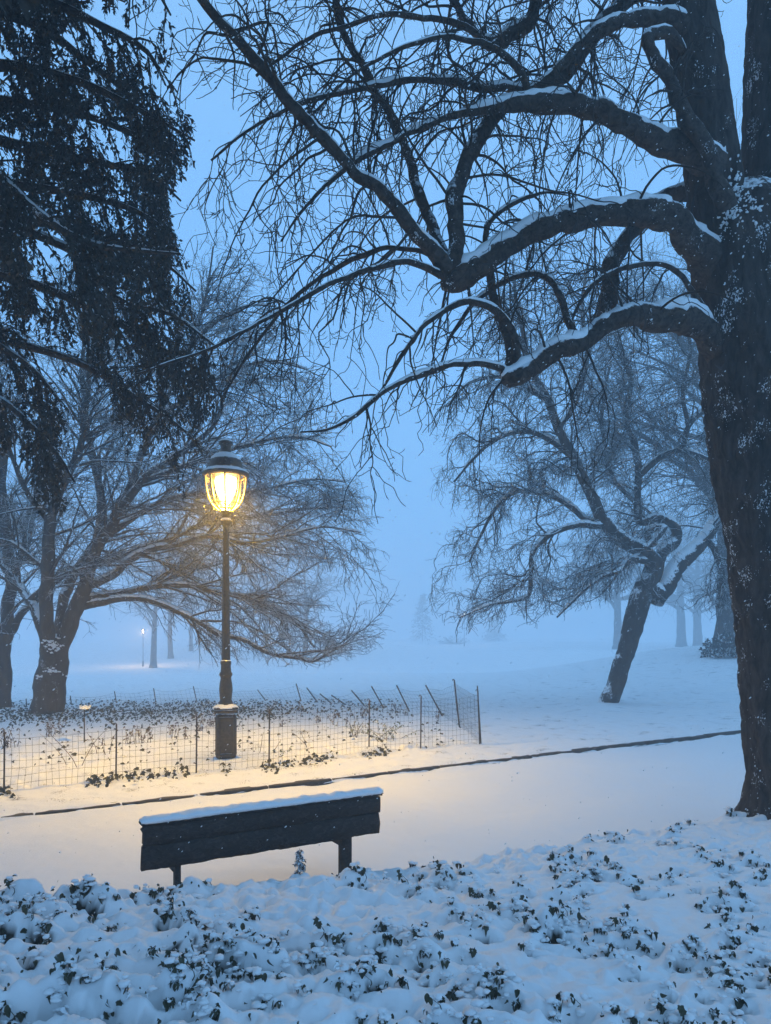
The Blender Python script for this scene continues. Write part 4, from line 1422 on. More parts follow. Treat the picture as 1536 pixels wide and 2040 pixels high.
# ------------------------------------------------------------------ trees that fade into the snowfall
def far_tree(px, d, r0, H, spread, label, lean=0.0, n1=26, n2=340, n3=1700, fork=.3, group='bare trees fading into the snow haze', seed=0, base=None, thin=1.0):
    r = np.random.default_rng(seed + 500)
    x = (px - 768) / F_PX * d
    z0 = float(lawn_base(x, d)) - .05 if base is None else base
    root = thing('bare_tree', label, 'tree', (x, d, z0), group)
    t = np.linspace(0, 1, 24)
    P = np.stack([x + lean * H * t * .6 + .15 * np.sin(t * 5 + seed), d + 0 * t, z0 + t * H * .8], 1)
    R = r0 * (1 - t) ** .8 * .9 + r0 * .06 + r0 * .28 * np.exp(-t * 30)
    mb = MB()
    limb_tube(mb, P, R, 12, .1, freq=2)
    mb.build('trunk', M['bark_mid'], root)
    S0 = (P[None], R[None])
    a1 = spawn(*S0, n1, (fork, 1), (spread * .7, spread * 1.15), 14, (30, 75), grav=.25, curl=.2, wig=.1, rs=.5, r_tip=.012, rmax=r0 * .45, r=r)
    a2 = spawn(*a1, n2, (.1, 1), (spread * .2, spread * .5), 9, (25, 65), grav=.3, curl=.3, wig=.13, rs=.5, r_tip=.008 * thin, rmax=.03, r=r)
    a3 = spawn(*cat(a1, a2), n3, (.1, 1), (spread * .08, spread * .22), 6, (25, 65), grav=.3, curl=.4, wig=.15, rs=.6, r_tip=.006 * thin, rmax=.011, r=r)
    for s in (a1, a2, a3):
        s[0][..., 2] = np.maximum(s[0][..., 2], z0 + 1.2)
    mb = MB()
    tubes(mb, *a1, 5)
    tubes(mb, *a2, 4)
    tubes(mb, *a3, 3)
    mb.build('crown', M['twig_fine'], root)
    return root


far_tree(1448, 36.0, .72, 21, 12.0, 'thick-trunked hazy tree with a shrub at its foot by the dark trunk', n1=44, n2=1200, n3=7500, fork=.32, seed=1)
far_tree(303, 95.0, .46, 18, 10, 'hazy trunk left of the lamp, larger of the leaning pair', lean=.1, seed=2, fork=.35)
far_tree(340, 112.0, .44, 19, 10, 'hazy trunk just right of the larger pale trunk behind the lamp', seed=3, fork=.35)
far_tree(382, 128.0, .40, 19, 10, 'small hazy trunk between the lamp and the pale trunk pair', seed=4, fork=.35, thin=1.4)
far_tree(530, 120.0, .5, 19, 10, 'hazy trunk just right of the lamp post', seed=5, fork=.3, thin=1.3)
far_tree(608, 115.0, .5, 19, 10, 'hazy trunk under the low looping branch right of the lamp', seed=6, fork=.3, thin=1.3)
far_tree(1229, 115.0, .75, 24, 13, 'hazy tree seen behind the leaning trunk', seed=7, fork=.28, thin=1.3, n2=500, n3=2600)
far_tree(1356, 130.0, .9, 28, 15, 'left one of the two far trunks right of the leaning tree', seed=8, fork=.25, thin=1.5, n2=500, n3=2600)
far_tree(1390, 138.0, .9, 28, 15, 'right one of the two far trunks beside the shrub', seed=9, fork=.25, thin=1.5, n2=500, n3=2600)


def far_conifer(px, d, H, r_, label, seed):
    r = np.random.default_rng(seed)
    x = (px - 768) / F_PX * d
    z0 = float(lawn_base(x, d)) - .1
    root = thing('conifer', label, 'tree', (x, d, z0), 'dim conifers on the far lawn')
    mb = MB()
    P = np.array([(x, d, z0 + H * t) for t in np.linspace(0, 1, 10)])
    tubes(mb, P, np.linspace(.14, .02, 10), 6)
    mb.build('trunk', M['bark_mid'], root)
    S0 = (P[None], np.full((1, 10), .08))
    a = spawn(*S0, 150, (.05, .98), (r_ * .8, r_ * 1.3), 7, (65, 100), grav=.9, wig=.08, rs=.3, r_tip=.01, r=r, lshrink=.85)
    mb = MB()
    tubes(mb, *a, 3)
    tufts(mb, *a, 22, (.3, .7), r, w=.5)
    mb.build('crown', M['needle_snow'], root, smooth=False)


far_conifer(842, 225.0, 15.5, 5, 'dim pointed conifer in the gap between the two crowns', 31)
far_conifer(985, 240.0, 8.4, 5.4, 'low dim conifer under the drooping twigs of the leaning tree', 33)


def shrub(px, d, r_, h, label, seed, mat='needle_snow', z=None):
    r = np.random.default_rng(seed)
    x = (px - 768) / F_PX * d
    z0 = float(lawn_base(x, d)) if z is None else z
    root = thing('shrub', label, 'shrub', (x, d, z0))
    n = 70
    th = r.uniform(0, 6.28, n)
    P = np.zeros((n, 6, 3))
    el = np.arccos(r.uniform(0, 1, n))
    for k in range(6):
        t = k / 5
        P[:, k] = np.stack([x + np.cos(th) * np.sin(el) * r_ * (.25 + .75 * t), d + np.sin(th) * np.sin(el) * r_ * (.25 + .75 * t), z0 - .1 + (h + .1) * np.cos(el) * t], 1)
    R = np.full((n, 6), .01)
    mb = MB()
    tubes(mb, P, R, 3)
    tufts(mb, P, R, 60, (.08, .2), r, droop=.1, w=.7)
    mb.build('foliage', M[mat], root, smooth=False)


shrub(1440, 33.5, 1.0, 1.1, 'snow-covered shrub at the foot of the hazy thick trunk', 41)
shrub(905, 170.0, 4, 2.2, 'low hazy shrub on the far lawn beside the dim conifer', 42)

# ------------------------------------------------------------------ street lamp
LX, LY = W(450, 1265, 12.0)[0], 12.0
PXM = 12.0 / F_PX


def lz(py):
    return EYE + (HOR - py) * PXM


lamp = thing('street_lamp', 'lit old cast-iron street lamp with a snow-topped lantern behind the fence', 'street lamp', (LX, LY, lz(1528)))
c = (LX, LY)
rot = math.radians(14)
mb = MB()
box(mb, (LX, LY, lz(1526)), (26 * PXM, 26 * PXM, 5 * PXM), rot, .012)
box(mb, (LX, LY, lz(1515)), (24 * PXM, 24 * PXM, 6 * PXM), rot, .02)
mb.build('base_plate', M['iron'], lamp, smooth=False)
mb = MB()
box(mb, (LX, LY, lz(1464)), (19.5 * PXM, 19.5 * PXM, 45 * PXM), rot, .03)
for k in range(4):                              # raised panel borders
    a = rot + k * math.pi / 2
    nx, ny = math.cos(a), math.sin(a)
    hw = 19.5 * PXM
    for s in (-1, 1):
        box(mb, (LX + nx * hw - ny * s * 12.5 * PXM, LY + ny * hw + nx * s * 12.5 * PXM, lz(1464)), (.009, .014, 36 * PXM), a, .004)
    for py in (1428, 1500):
        box(mb, (LX + nx * hw, LY + ny * hw, lz(py)), (.010, 14 * PXM, .014), a, .004)
mb.build('pedestal', M['iron'], lamp, smooth=False)
mb = MB()
box(mb, (LX, LY, lz(1415)), (23 * PXM, 23 * PXM, 3 * PXM), rot, .012)
lathe(mb, c, [(32 * PXM, lz(1412)), (33 * PXM, lz(1409)), (19 * PXM, lz(1404.5)), (17 * PXM, lz(1402))], 4, rot + math.pi / 4)
po = mb.build('pedestal_cap', M['iron'], lamp, smooth=False)
mb = MB()
lathe(mb, c, [(27 * PXM, lz(1410)), (26 * PXM, lz(1408.5)), (21 * PXM, lz(1405.2)), (16 * PXM, lz(1403.5))], 8, rot + math.pi / 8)
mb.build('snow_cap', M['snow'], po)
mb = MB()
lathe(mb, c, [(13 * PXM, lz(1404)), (14 * PXM, lz(1400)), (11.5 * PXM, lz(1394)), (12 * PXM, lz(1388)), (13.5 * PXM, lz(1374)), (12.5 * PXM, lz(1362)), (10.5 * PXM, lz(1352)), (11 * PXM, lz(1348)),
              (13 * PXM, lz(1345)), (13 * PXM, lz(1342)), (10.5 * PXM, lz(1338)), (9.6 * PXM, lz(1326)), (10.8 * PXM, lz(1322)), (10.8 * PXM, lz(1318)), (9 * PXM, lz(1315))], 16)
mb.build('vase', M['iron'], lamp)
mb = MB()                                       # fluted shaft
S, rows = 48, 40
V, Fs = [], []
for i in range(rows):
    py = 1316 - (1316 - 1046) * i / (rows - 1)
    rr = (8.8 + (5.9 - 8.8) * (i / (rows - 1))) * PXM
    for k in range(S):
        a = 2 * math.pi * k / S
        q = rr * (1 - .07 * (.5 + .5 * math.cos(a * 8)))
        V.append((LX + q * math.cos(a), LY + q * math.sin(a), lz(py)))
for i in range(rows - 1):
    for k in range(S):
        Fs.append((i * S + k, i * S + (k + 1) % S, (i + 1) * S + (k + 1) % S, (i + 1) * S + k))
mb.add(V, Fs)
mb.build('shaft', M['iron'], lamp)
mb = MB()
lathe(mb, c, [(6.2 * PXM, lz(1050)), (8 * PXM, lz(1046)), (10.5 * PXM, lz(1041)), (11 * PXM, lz(1037)), (8 * PXM, lz(1035)), (6.5 * PXM, lz(1030)), (7 * PXM, lz(1026)), (10 * PXM, lz(1022)), (12 * PXM, lz(1019)), (10 * PXM, lz(1017))], 20)
co = mb.build('collar', M['iron'], lamp)
mb = MB()
lathe(mb, c, [(11 * PXM, lz(1037.5)), (10.5 * PXM, lz(1034.5)), (6.4 * PXM, lz(1031.5))], 14)
mb.build('snow_cap', M['snow'], co)
# lantern basket: ribs from the brim down to the collar
lan = thing('lantern', None, None)
lan.parent = lamp
lan.location = (0, 0, 0)
prof = [(40, 949), (39.5, 960), (37.5, 975), (34, 990), (28, 1004), (20, 1013), (13, 1018)]
pr = spline([(a * PXM, 0, lz(b)) for a, b in prof], 16)
for k in range(8):
    a = math.radians(10) + 2 * math.pi * k / 8
    P = np.stack([LX + pr[:, 0] * math.cos(a), LY + pr[:, 0] * math.sin(a), pr[:, 2]], 1)
    mb = MB()
    tubes(mb, P, np.full(len(P), .017), 6)
    mb.build('rib', M['lit_metal'], lan)
mb = MB()                                       # scrolled ornaments under the brim
for k in range(8):
    a = math.radians(10) + 2 * math.pi * (k + .5) / 8
    t = np.linspace(0, 4.7 * math.pi / 2, 22)
    rr = .012 + .016 * t / t.max()
    cx_, cz_ = 38 * PXM, lz(957)
    rad = cx_ + rr * np.cos(t) * .25
    tz = cz_ + rr * np.sin(t)
    ta = a + rr * np.cos(t) / cx_
    P = np.stack([LX + rad * np.cos(ta), LY + rad * np.sin(ta), tz], 1)
    tubes(mb, P, np.full(len(P), .005), 5)
tag(mb.build('scrollwork', M['lit_metal'], lan), kind='stuff')
ring = np.linspace(0, 2 * math.pi, 33)
for rp, py, rr in ((28.5, 1004, .009), (40, 950, .012)):
    mb = MB()
    tubes(mb, np.stack([LX + rp * PXM * np.cos(ring), LY + rp * PXM * np.sin(ring), np.full(33, lz(py))], 1), np.full(33, rr), 6)
    mb.build('ring', M['lit_metal'], lan)
mb = MB()
lathe(mb, c, [(a * PXM * .97, lz(b)) for a, b in prof[::-1]], 32, cap=False)
mb.build('glass', M['glass'], lan)
mb = MB()
lathe(mb, c, [(2 * PXM, lz(1002)), (7 * PXM, lz(999.5)), (12 * PXM, lz(993)), (17 * PXM, lz(983)), (20.5 * PXM, lz(970)), (21.5 * PXM, lz(960)), (20 * PXM, lz(952)), (14 * PXM, lz(948))], 24)
mb.build('globe', M['glow'], lan)
mb = MB()                                       # snow lying in the bottom of the basket
for k in range(9):
    a, q = random.uniform(0, 6.28), random.uniform(8, 17)
    blob(mb, (LX + q * PXM * math.cos(a), LY + q * PXM * math.sin(a), lz(1015 - (q / 27) ** 2 * 9)), random.uniform(.012, .024), .6)
tag(mb.build('settled_snow', M['snow'], lan), kind='stuff')
mb = MB()
lathe(mb, c, [(42 * PXM, lz(950)), (46.5 * PXM, lz(947)), (47 * PXM, lz(944)), (44 * PXM, lz(941)), (36 * PXM, lz(937)), (33 * PXM, lz(934)), (32.5 * PXM, lz(926)), (31.5 * PXM, lz(920)), (28 * PXM, lz(914)), (22 * PXM, lz(909)), (14 * PXM, lz(905.5)),
              (10.5 * PXM, lz(903)), (10 * PXM, lz(893)), (10.5 * PXM, lz(888)), (13.5 * PXM, lz(885.5)), (14 * PXM, lz(881)), (12 * PXM, lz(879)), (5 * PXM, lz(877)), (2 * PXM, lz(875))], 32)
ro = mb.build('lantern_roof', M['iron'], lamp)
mb = MB()
lathe(mb, c, [(46.5 * PXM, lz(944.5)), (45.5 * PXM, lz(941)), (40 * PXM, lz(937)), (33.6 * PXM, lz(934.5))], 32, cap=False)
lathe(mb, c, [(29.5 * PXM, lz(917)), (28.8 * PXM, lz(912.5)), (22 * PXM, lz(906.5)), (14 * PXM, lz(903)), (10.2 * PXM, lz(901.5))], 32, cap=False)
lathe(mb, c, [(12.5 * PXM, lz(880)), (12 * PXM, lz(877)), (5 * PXM, lz(874.5)), (.5 * PXM, lz(873.5))], 16, cap=False)
for v in mb.v:
    v += 0.006 * np.stack([vnoise(v[:, 0] * 22, v[:, 1] * 22, v[:, 2] * 22, seed=s) for s in (1, 2, 3)], 1)
mb.build('snow_cap', M['snow'], ro)
li = bpy.data.lights.new('lamp_light', 'SPOT')        # the lantern roof is a reflector: light goes down and outward
li.spot_size = math.radians(171)
li.spot_blend = 1.0
li.energy = LAMP_WATTS
li.color = (1.0, 0.57, 0.03)
li.shadow_soft_size = 0.16
lo = bpy.data.objects.new('lamp_light', li)
COL.objects.link(lo)
lo.parent = lamp
lo.location = (0, 0, lz(972) - lz(1528))

lp = bpy.data.lights.new('globe_light', 'POINT')       # light that leaves the glass sideways
lp.energy, lp.color, lp.shadow_soft_size = 45.0, (1.0, 0.62, 0.16), 0.1
lpo = bpy.data.objects.new('globe_light', lp)
COL.objects.link(lpo)
lpo.parent = lamp
lpo.location = (0, 0, lz(968) - lz(1528))


def far_lamp(px, d, h, label, watts):
    x = (px - 768) / F_PX * d
    z0 = float(lawn_base(x, d))
    t = thing('street_lamp', label, 'street lamp', (x, d, z0), 'distant street lamps')
    mb = MB()
    lathe(mb, (x, d), [(.12, z0), (.10, z0 + .7), (.045, z0 + .8), (.035, z0 + h - .5), (.07, z0 + h - .45)], 10)
    mb.build('shaft', M['iron'], t)
    mb = MB()
    lathe(mb, (x, d), [(.03, z0 + h - .30), (.06, z0 + h - .15), (.06, z0 + h)], 10)
    mb.build('globe', M['glow_far'] if watts > 1000 else M['glow_dim'], t)
    mb = MB()
    lathe(mb, (x, d), [(.24, z0 + h + .01), (.15, z0 + h + .15), (.04, z0 + h + .3)], 10)
    mb.build('lantern_roof', M['iron'], t)
    l2_ = bpy.data.lights.new('lamp_light', 'POINT')
    l2_.energy, l2_.color, l2_.shadow_soft_size = watts, (1, .62, .26), .15
    lo2 = bpy.data.objects.new('lamp_light', l2_)
    COL.objects.link(lo2)
    lo2.parent = t
    lo2.location = (0, 0, h - .15)


far_lamp(285, 98.0, 5.0, 'tiny lit lamp glimmering far behind the many-stemmed tree', 1100)
far_lamp(925, 150.0, 7.0, 'faint dot of a lit lamp under the leaning tree twigs', 300)

# ------------------------------------------------------------------ bench seen from behind
BA = math.atan2(TDIR[1], TDIR[0])
bl_, br_ = np.array([-1.785, 5.215]), np.array([-0.055, 6.235])
bdir = (br_ - bl_) / np.linalg.norm(br_ - bl_)
BA = math.atan2(bdir[1], bdir[0])
bn = np.array([-bdir[1], bdir[0]])
bc = (bl_ + br_) / 2
BL = np.linalg.norm(br_ - bl_)
bench = thing('park_bench', 'dark wooden park bench seen from behind with snow along its back', 'bench', (bc[0], bc[1], 0.05))


def plank(mb, u0, u1, v, z0, z1, th, seed, nu=60, nz=5, tilt=0.0):
    """rough plank along the bench; v is its back-face offset along bn"""
    rr = np.random.default_rng(seed)
    us_ = np.linspace(u0, u1, nu)
    ring = [(-th / 2, z0), (-th / 2, z0 + (z1 - z0) * .5), (-th / 2, z1 - .008), (-th / 2 + .008, z1), (th / 2 - .008, z1), (th / 2, z1 - .008), (th / 2, z0 + .006), (th / 2 - .006, z0)]
    n = len(ring)
    Vv = np.empty((nu, n, 3))
    for j, (a, z) in enumerate(ring):
        wz = .006 * vnoise(us_ * 9, us_ * 0 + j, seed=seed) + .003 * vnoise(us_ * 40, us_ * 0 + j, seed=seed + 1)
        wa = .004 * vnoise(us_ * 7, us_ * 0 + j + 30, seed=seed)
        off = v + a + wa + tilt * (z - z0)
        Vv[:, j, 0] = bc[0] + bdir[0] * us_ + bn[0] * off
        Vv[:, j, 1] = bc[1] + bdir[1] * us_ + bn[1] * off
        Vv[:, j, 2] = z + wz
    e = .012 * rr.normal(size=n)
    Vv[0, :, :2] += e[:, None] * bdir * .6
    e = .014 * rr.normal(size=n)
    Vv[-1, :, :2] += e[:, None] * bdir * .8
    idx = np.arange(nu * n).reshape(nu, n)
    a_, b_ = idx[:-1], idx[1:]
    base = mb.n
    mb.add(Vv.reshape(-1, 3), np.stack([a_, b_, np.roll(b_, -1, 1), np.roll(a_, -1, 1)], -1).reshape(-1, 4))
    mb.f.append(np.array([list(base + idx[0, :]), list(base + idx[-1, ::-1])]))


H2 = BL / 2
mb = MB()
plank(mb, -H2, H2 - .02, 0.0, .475, .655, .045, 5)
plank(mb, -H2 + .002, H2 - .005, 0.0, .659, .80, .045, 6)
bb = mb.build('backrest', M['wood'], bench, smooth=False)
mb = MB()
plank(mb, -H2 - .004, H2 + .02, 0.012, .802, .828, .085, 7)
mb.build('top_rail', M['wood'], bench, smooth=False)
mb = MB()
for k, vv in enumerate((.20, .31, .42, .53)):
    plank(mb, -H2 + .02 + vv * .55, H2 - .01, vv, .44, .475, .095, 8 + k)
mb.build('seat', M['wood'], bench, smooth=False)
us_ = np.linspace(-H2 - .006, H2 + .022, 160)    # snow along the rail
prof_ = [(-.047, -.012), (-.056, .006), (-.052, .026), (-.034, .042), (0, .050), (.036, .043), (.054, .024), (.056, .003), (.04, -.006)]
n = len(prof_)
Vv = np.empty((160, n, 3))
for j, (a, z) in enumerate(prof_):
    nz_ = 1 + .26 * vnoise(us_ * 13, us_ * 0 + j * .6, seed=51) + .16 * vnoise(us_ * 45, us_ * 0 + j * .8, seed=52)
    e_ = np.clip(np.minimum(us_ - us_[0], us_[-1] - us_) / .03, .35, 1) ** .5
    off = .012 + a * (1 + .08 * vnoise(us_ * 20, us_ * 0 + j, seed=53)) * (.6 + .4 * e_)
    Vv[:, j, 0] = bc[0] + bdir[0] * us_ + bn[0] * off
    Vv[:, j, 1] = bc[1] + bdir[1] * us_ + bn[1] * off
    Vv[:, j, 2] = .828 + z * .8 * nz_ * e_
idx = np.arange(160 * n).reshape(160, n)
mb = MB()
mb.add(Vv.reshape(-1, 3), np.stack([idx[:-1], idx[1:], np.roll(idx[1:], -1, 1), np.roll(idx[:-1], -1, 1)], -1).reshape(-1, 4))
mb.f.append(np.array([list(idx[0, :]), list(idx[-1, ::-1])]))
mb.build('snow_cap', M['snow'], bench)
mb = MB()
for vv in (.26, .50):
    for k in range(40):
        u_ = random.uniform(-H2 + .3, H2 - .1)
        q = bc + bdir * u_ + bn * vv
        blob(mb, (q[0], q[1], .48), random.uniform(.05, .11), .35)
mb.build('seat_snow', M['snow'], bench)


def bench_leg(u, w, name='leg'):
    mb = MB()
    q = bc + bdir * u + bn * 0.05
    box(mb, (q[0], q[1], .40), (w, .035, .42), BA, .006)           # back post behind the boards
    q2 = bc + bdir * u + bn * .30
    box(mb, (q2[0], q2[1], .415), (w, .26, .022), BA, .006)
    q3 = q2                                        # front leg
    q3 = q * (1 + .30 / 5.35)
    box(mb, (q3[0], q3[1], .19), (w * .9, .035, .225), BA, .006)
    mb.build(name, M['wood'], bench, smooth=False)


bench_leg(-H2 + .27, .022)
bench_leg(H2 - .31, .050)

# ------------------------------------------------------------------ wire fences round the planted bed
def wire_panel(mb, A0, A1, B0, B1, dx=.085, dz=.095, rw=.0021, r=None, sag=.03):
    A0, A1, B0, B1 = (np.asarray(p, float) for p in (A0, A1, B0, B1))
    ln = np.linalg.norm(B0 - A0)
    n = max(2, int(ln / dx))
    nz = max(3, int(np.linalg.norm(A1 - A0) / dz))
    sd = random.random() * 50

    def pt(s, t):
        b = A0 * (1 - s) + B0 * s
        tp = A1 * (1 - s) + B1 * s
        p = b * (1 - t) + tp * t
        wv = np.stack([0 * s, .035 * vnoise(s * 4 + sd, t * 2, seed=71), .018 * vnoise(s * 5 + sd, t * 3 + 9, seed=72) * np.ones_like(s)], -1)
        wv[..., 2] -= sag * (4 * s * (1 - s)) * t
        return p + wv
    K = 10
    for i in range(n + 1):
        s = i / n + random.uniform(-.1, .1) / n * (0 < i < n)
        t = np.linspace(0, 1.0, K)
        q = np.stack([pt(np.array(s), tt) for tt in t])
        tubes(mb, q, np.full(K, rw), 3)
    K = max(6, n // 2)
    for j in range(nz + 1):
        s = np.linspace(0, 1, K)
        q = np.stack([pt(np.array(ss_), j / nz) for ss_ in s])
        tubes(mb, q, np.full(K, rw), 3)


def fence_post(mb, b, t, r_=.011, hook=True):
    b, t = np.asarray(b, float), np.asarray(t, float)
    P = np.linspace(b, t, 5)
    tubes(mb, P, np.full(5, r_), 6, cap=True)
    if hook:
        a = np.linspace(0, math.pi * 1.2, 8)
        P = np.stack([t[0] - .02 + .02 * np.cos(a), t[1] + 0 * a, t[2] + .02 * np.sin(a)], 1)
        tubes(mb, P, np.full(8, r_ * .6), 5)


def gz(x, y):
    return float(lawn_base(x, y))


def on_ground(px, py):
    """ground point seen at pixel"""
    d = 10.0
    for _ in range(30):
        x = (px - 768) / F_PX * d
        z = gz(x, d)
        d = (EYE - z) * F_PX / (py - HOR)
    return np.array([(px - 768) / F_PX * d, d, gz((px - 768) / F_PX * d, d)])


FR = [(-340, 1640, 1500), (-150, 1612, 1480), (8, 1583, 1462), (231, 1553, 1446), (391, 1540, 1431), (536, 1528, 1417), (735, 1500, 1397), (838, 1493, 1389), (956, 1485, 1378)]
f0 = on_ground(391, 1540)
fence = thing('wire_fence', 'rusty wire mesh fence on thin stakes along the front of the bed', 'fence', f0)
pts = []
for (px, pyb, pyt) in FR:
    b = on_ground(px, pyb)
    t = W(px + (1 if px < 900 else -4), pyt, b[1])
    pts.append((b, t))
    mb = MB()
    fence_post(mb, b - np.array([0, 0, .08]), t + np.array([0, 0, .02]), .0125)
    mb.build('post', M['wire'], fence)
b2 = on_ground(959, 1484)
mb = MB()
fence_post(mb, b2 - np.array([0, 0, .08]), W(951, 1366, b2[1] + .05), .012, False)
mb.build('post', M['wire'], fence)
cb = on_ground(916, 1449)
ct = W(905, 1355, cb[1])
mb = MB()
fence_post(mb, cb - np.array([0, 0, .08]), ct, .018)
mb.build('post', M['wire'], fence)
pairs = pts + [(cb, ct)]
for i in range(len(pairs) - 1):
    mb = MB()
    (a0, a1), (b0, b1) = pairs[i], pairs[i + 1]
    off = np.array([0, 0, .02])
    cut = lambda b, t: b + (t - b) * .93
    wire_panel(mb, a0 + off, cut(a0, a1), b0 + off, cut(b0, b1))
    mb.build('wire_mesh', M['wire'], fence)

BK = [(768, 1415, 740, 1367), (818, 1417, 790, 1365), (884, 1425, 848, 1365)]
BK = [(-60, 1414, -61, 1396), (53, 1410, 52, 1392), (143, 1406, 140, 1386), (233, 1403, 228, 1377), (311, 1401, 306, 1371), (393, 1399, 385, 1367), (532, 1397, 513, 1374), (601, 1398, 590, 1362), (635, 1400, 611, 1370),
      (666, 1403, 637, 1382), (696, 1406, 660, 1385), (730, 1408, 700, 1375), (768, 1414, 740, 1367), (818, 1419, 790, 1365), (884, 1428, 848, 1365)]
f1 = on_ground(532, 1397)
fence2 = thing('wire_fence', 'sagging wire mesh fence with leaning stakes along the back of the bed', 'fence', f1)
pts = []
for i, (pb, yb, pt_, yt) in enumerate(BK):
    b = on_ground(pb, yb)
    t = W(pt_, yt, b[1] - .1)
    pts.append((b, t))
    mb = MB()
    fence_post(mb, b - np.array([0, 0, .05]), t, .015 if i < 7 else .019, False)
    mb.build('post', M['wire'], fence2)
pts.append((cb + np.array([0, .01, 0]), ct + np.array([0, .01, 0])))
for i in range(len(pts) - 1):
    (a0, a1), (b0, b1) = pts[i], pts[i + 1]
    mb = MB()
    wire_panel(mb, a0, a0 + (a1 - a0) * .9, b0, b0 + (b1 - b0) * .9, dx=.13, dz=.12, rw=.0026, sag=.08)
    mb.build('wire_mesh', M['wire'], fence2)

# plant label on a stick
sg = on_ground(168, 1482)
sign = thing('plant_label', 'small snow-topped plant label on a thin stake inside the fenced bed', 'sign', sg)
tz = W(168, 1413, sg[1])[2]
mb = MB()
tubes(mb, np.linspace(sg - np.array([0, 0, .05]), np.array([sg[0], sg[1], tz]), 4), np.full(4, .012), 6)
mb.build('stake', M['iron'], sign)
mb = MB()
v = np.array([(-.11, -.07, 0), (.11, -.07, 0), (.11, .06, .06), (-.11, .06, .06)])
v = np.vstack([v, v + np.array([0, -.004, .012])]) + np.array([sg[0], sg[1], tz - .01])
mb.add(v, [(3, 2, 1, 0), (4, 5, 6, 7), (0, 1, 5, 4), (1, 2, 6, 5), (2, 3, 7, 6), (3, 0, 4, 7)])
pl = mb.build('plate', M['iron'], sign, smooth=False)
mb = MB()
for k in range(16):
    s, t = random.uniform(-.1, .1), random.random()
    blob(mb, (sg[0] + s, sg[1] - .06 + .11 * t, tz + .012 + .055 * t), random.uniform(.018, .03), .6)
mb.build('snow_cap', M['snow'], pl)

# ------------------------------------------------------------------ winter plants in the bed
DRY_LEAF = np.array([(0, 0), (.14, .2), (.18, .5), (.08, .85), (0, 1.0), (-.08, .85), (-.18, .5), (-.14, .2)])


def bed_plant(px, py, h, n, label, mat='dry', leaves=5, size=(.03, .07), name='dried_plant', cat_='plant', group='withered plants in the fenced bed', spread=.3, outline=DRY_LEAF):
    b = on_ground(px, py)
    root = thing(name, label, cat_, b, group)
    st, lf = MB(), MB()
    for k in range(n):
        off = np.array([random.gauss(0, .05 + .12 * spread), random.gauss(0, .05), 0])
        lean = np.array([random.gauss(0, spread), random.gauss(0, spread * .6), 1])
        hh = h * random.uniform(.6, 1.05)
        t = np.linspace(0, 1, 7)
        P = b + off + np.outer(t, lean) * hh + np.stack([.05 * hh * np.sin(4 * t + k), 0 * t, -.25 * hh * spread * t ** 3], 1)
        P[0, 2] -= .04
        st = MB()
        tubes(st, P, np.linspace(.006, .0025, 7), 4)
        st.build('stem', M['dry'], root)
        for _ in range(leaves):
            i = random.randint(2, 6)
            tip = np.array([random.gauss(0, .6), random.gauss(-.2, .4), random.uniform(-1.0, .15)])
            add_leaf(lf, P[i] + np.array([random.gauss(0, .012)] * 3), tip, np.array([random.gauss(0, .5), -.8, .5]), random.uniform(*size), fold=.3, curl=.4, outline=outline)
    lf.build('leaves', M[mat], root, smooth=False)
    return root


where = [
    (22, 1492, .42, 9, 'dark leafy withered plant beside the leftmost visible stake'),
    (95, 1470, .45, 8, 'reddish withered clump left of the plant label'),
    (128, 1462, .3, 4, 'small withered clump between the reddish clump and the plant label'),
    (150, 1530, .75, 3, 'tall pale drooping stalk below the plant label'),
    (205, 1505, .5, 4, 'withered stalks just left of the second stake'),
    (262, 1482, .4, 6, 'bushy brown withered plant right of the second stake'),
    (285, 1480, .36, 5, 'withered brown plant beside the bushy one, right of the second stake'),
    (345, 1470, .35, 5, 'brown seedheads left of the third stake'),
    (372, 1474, .32, 4, 'thin brown stalks touching the third stake'),
    (402, 1458, .45, 6, 'tall withered stalks right of the third stake'),
    (418, 1452, .42, 5, 'withered stalks hard against the lamp pedestal'),
    (560, 1452, .22, 5, 'low dark tuft at the back of the bed right of the lamp'),
    (595, 1420, .28, 6, 'dark tuft under the leaning back stakes'),
    (633, 1446, .3, 4, 'single reddish curled seedhead in the middle of the bed'),
    (668, 1448, .38, 5, 'reddish withered plant left of the green shrub'),
    (722, 1432, .35, 6, 'withered clump behind the green shrub'),
    (790, 1424, .32, 6, 'pinkish withered clump under a leaning back stake'),
    (808, 1428, .28, 4, 'small pinkish clump beside the right leaning stake'),
    (872, 1434, .25, 4, 'low withered clump before the corner stake'),
    (525, 1500, .42, 2, 'arched pale stalk left of the fourth stake'),
    (620, 1490, .4, 2, 'bent pale stalk before the green shrub'),
]
for i, (px, py, h, n, lab) in enumerate(where):
    bed_plant(px, py, h, n, lab, leaves=2 if n < 4 else 6, spread=.45 if n < 4 else .22)
bed_plant(768, 1476, .42, 12, 'sprawling pale green shrub dusted with snow in the right of the bed', mat='green', leaves=11, size=(.03, .065), name='green_shrub', cat_='shrub', group=None, spread=.75)
bed_plant(700, 1470, .45, 7, 'half-green leafy shrub left of the sprawling one in the bed', mat='green', leaves=6, size=(.03, .06), name='green_shrub', cat_='shrub', group=None, spread=.5)
bed_plant(421, 1502, .3, 2, 'small dark green sprig at the left of the lamp pedestal', mat='ivy', leaves=5, size=(.05, .08), name='ivy_sprig', cat_='plant', group=None, outline=LEAF)
bed_plant(567, 1502, .12, 5, 'low yellowish green tuft behind the front fence', mat='green', leaves=6, size=(.04, .07), name='green_tuft', cat_='plant', group=None, spread=.6)

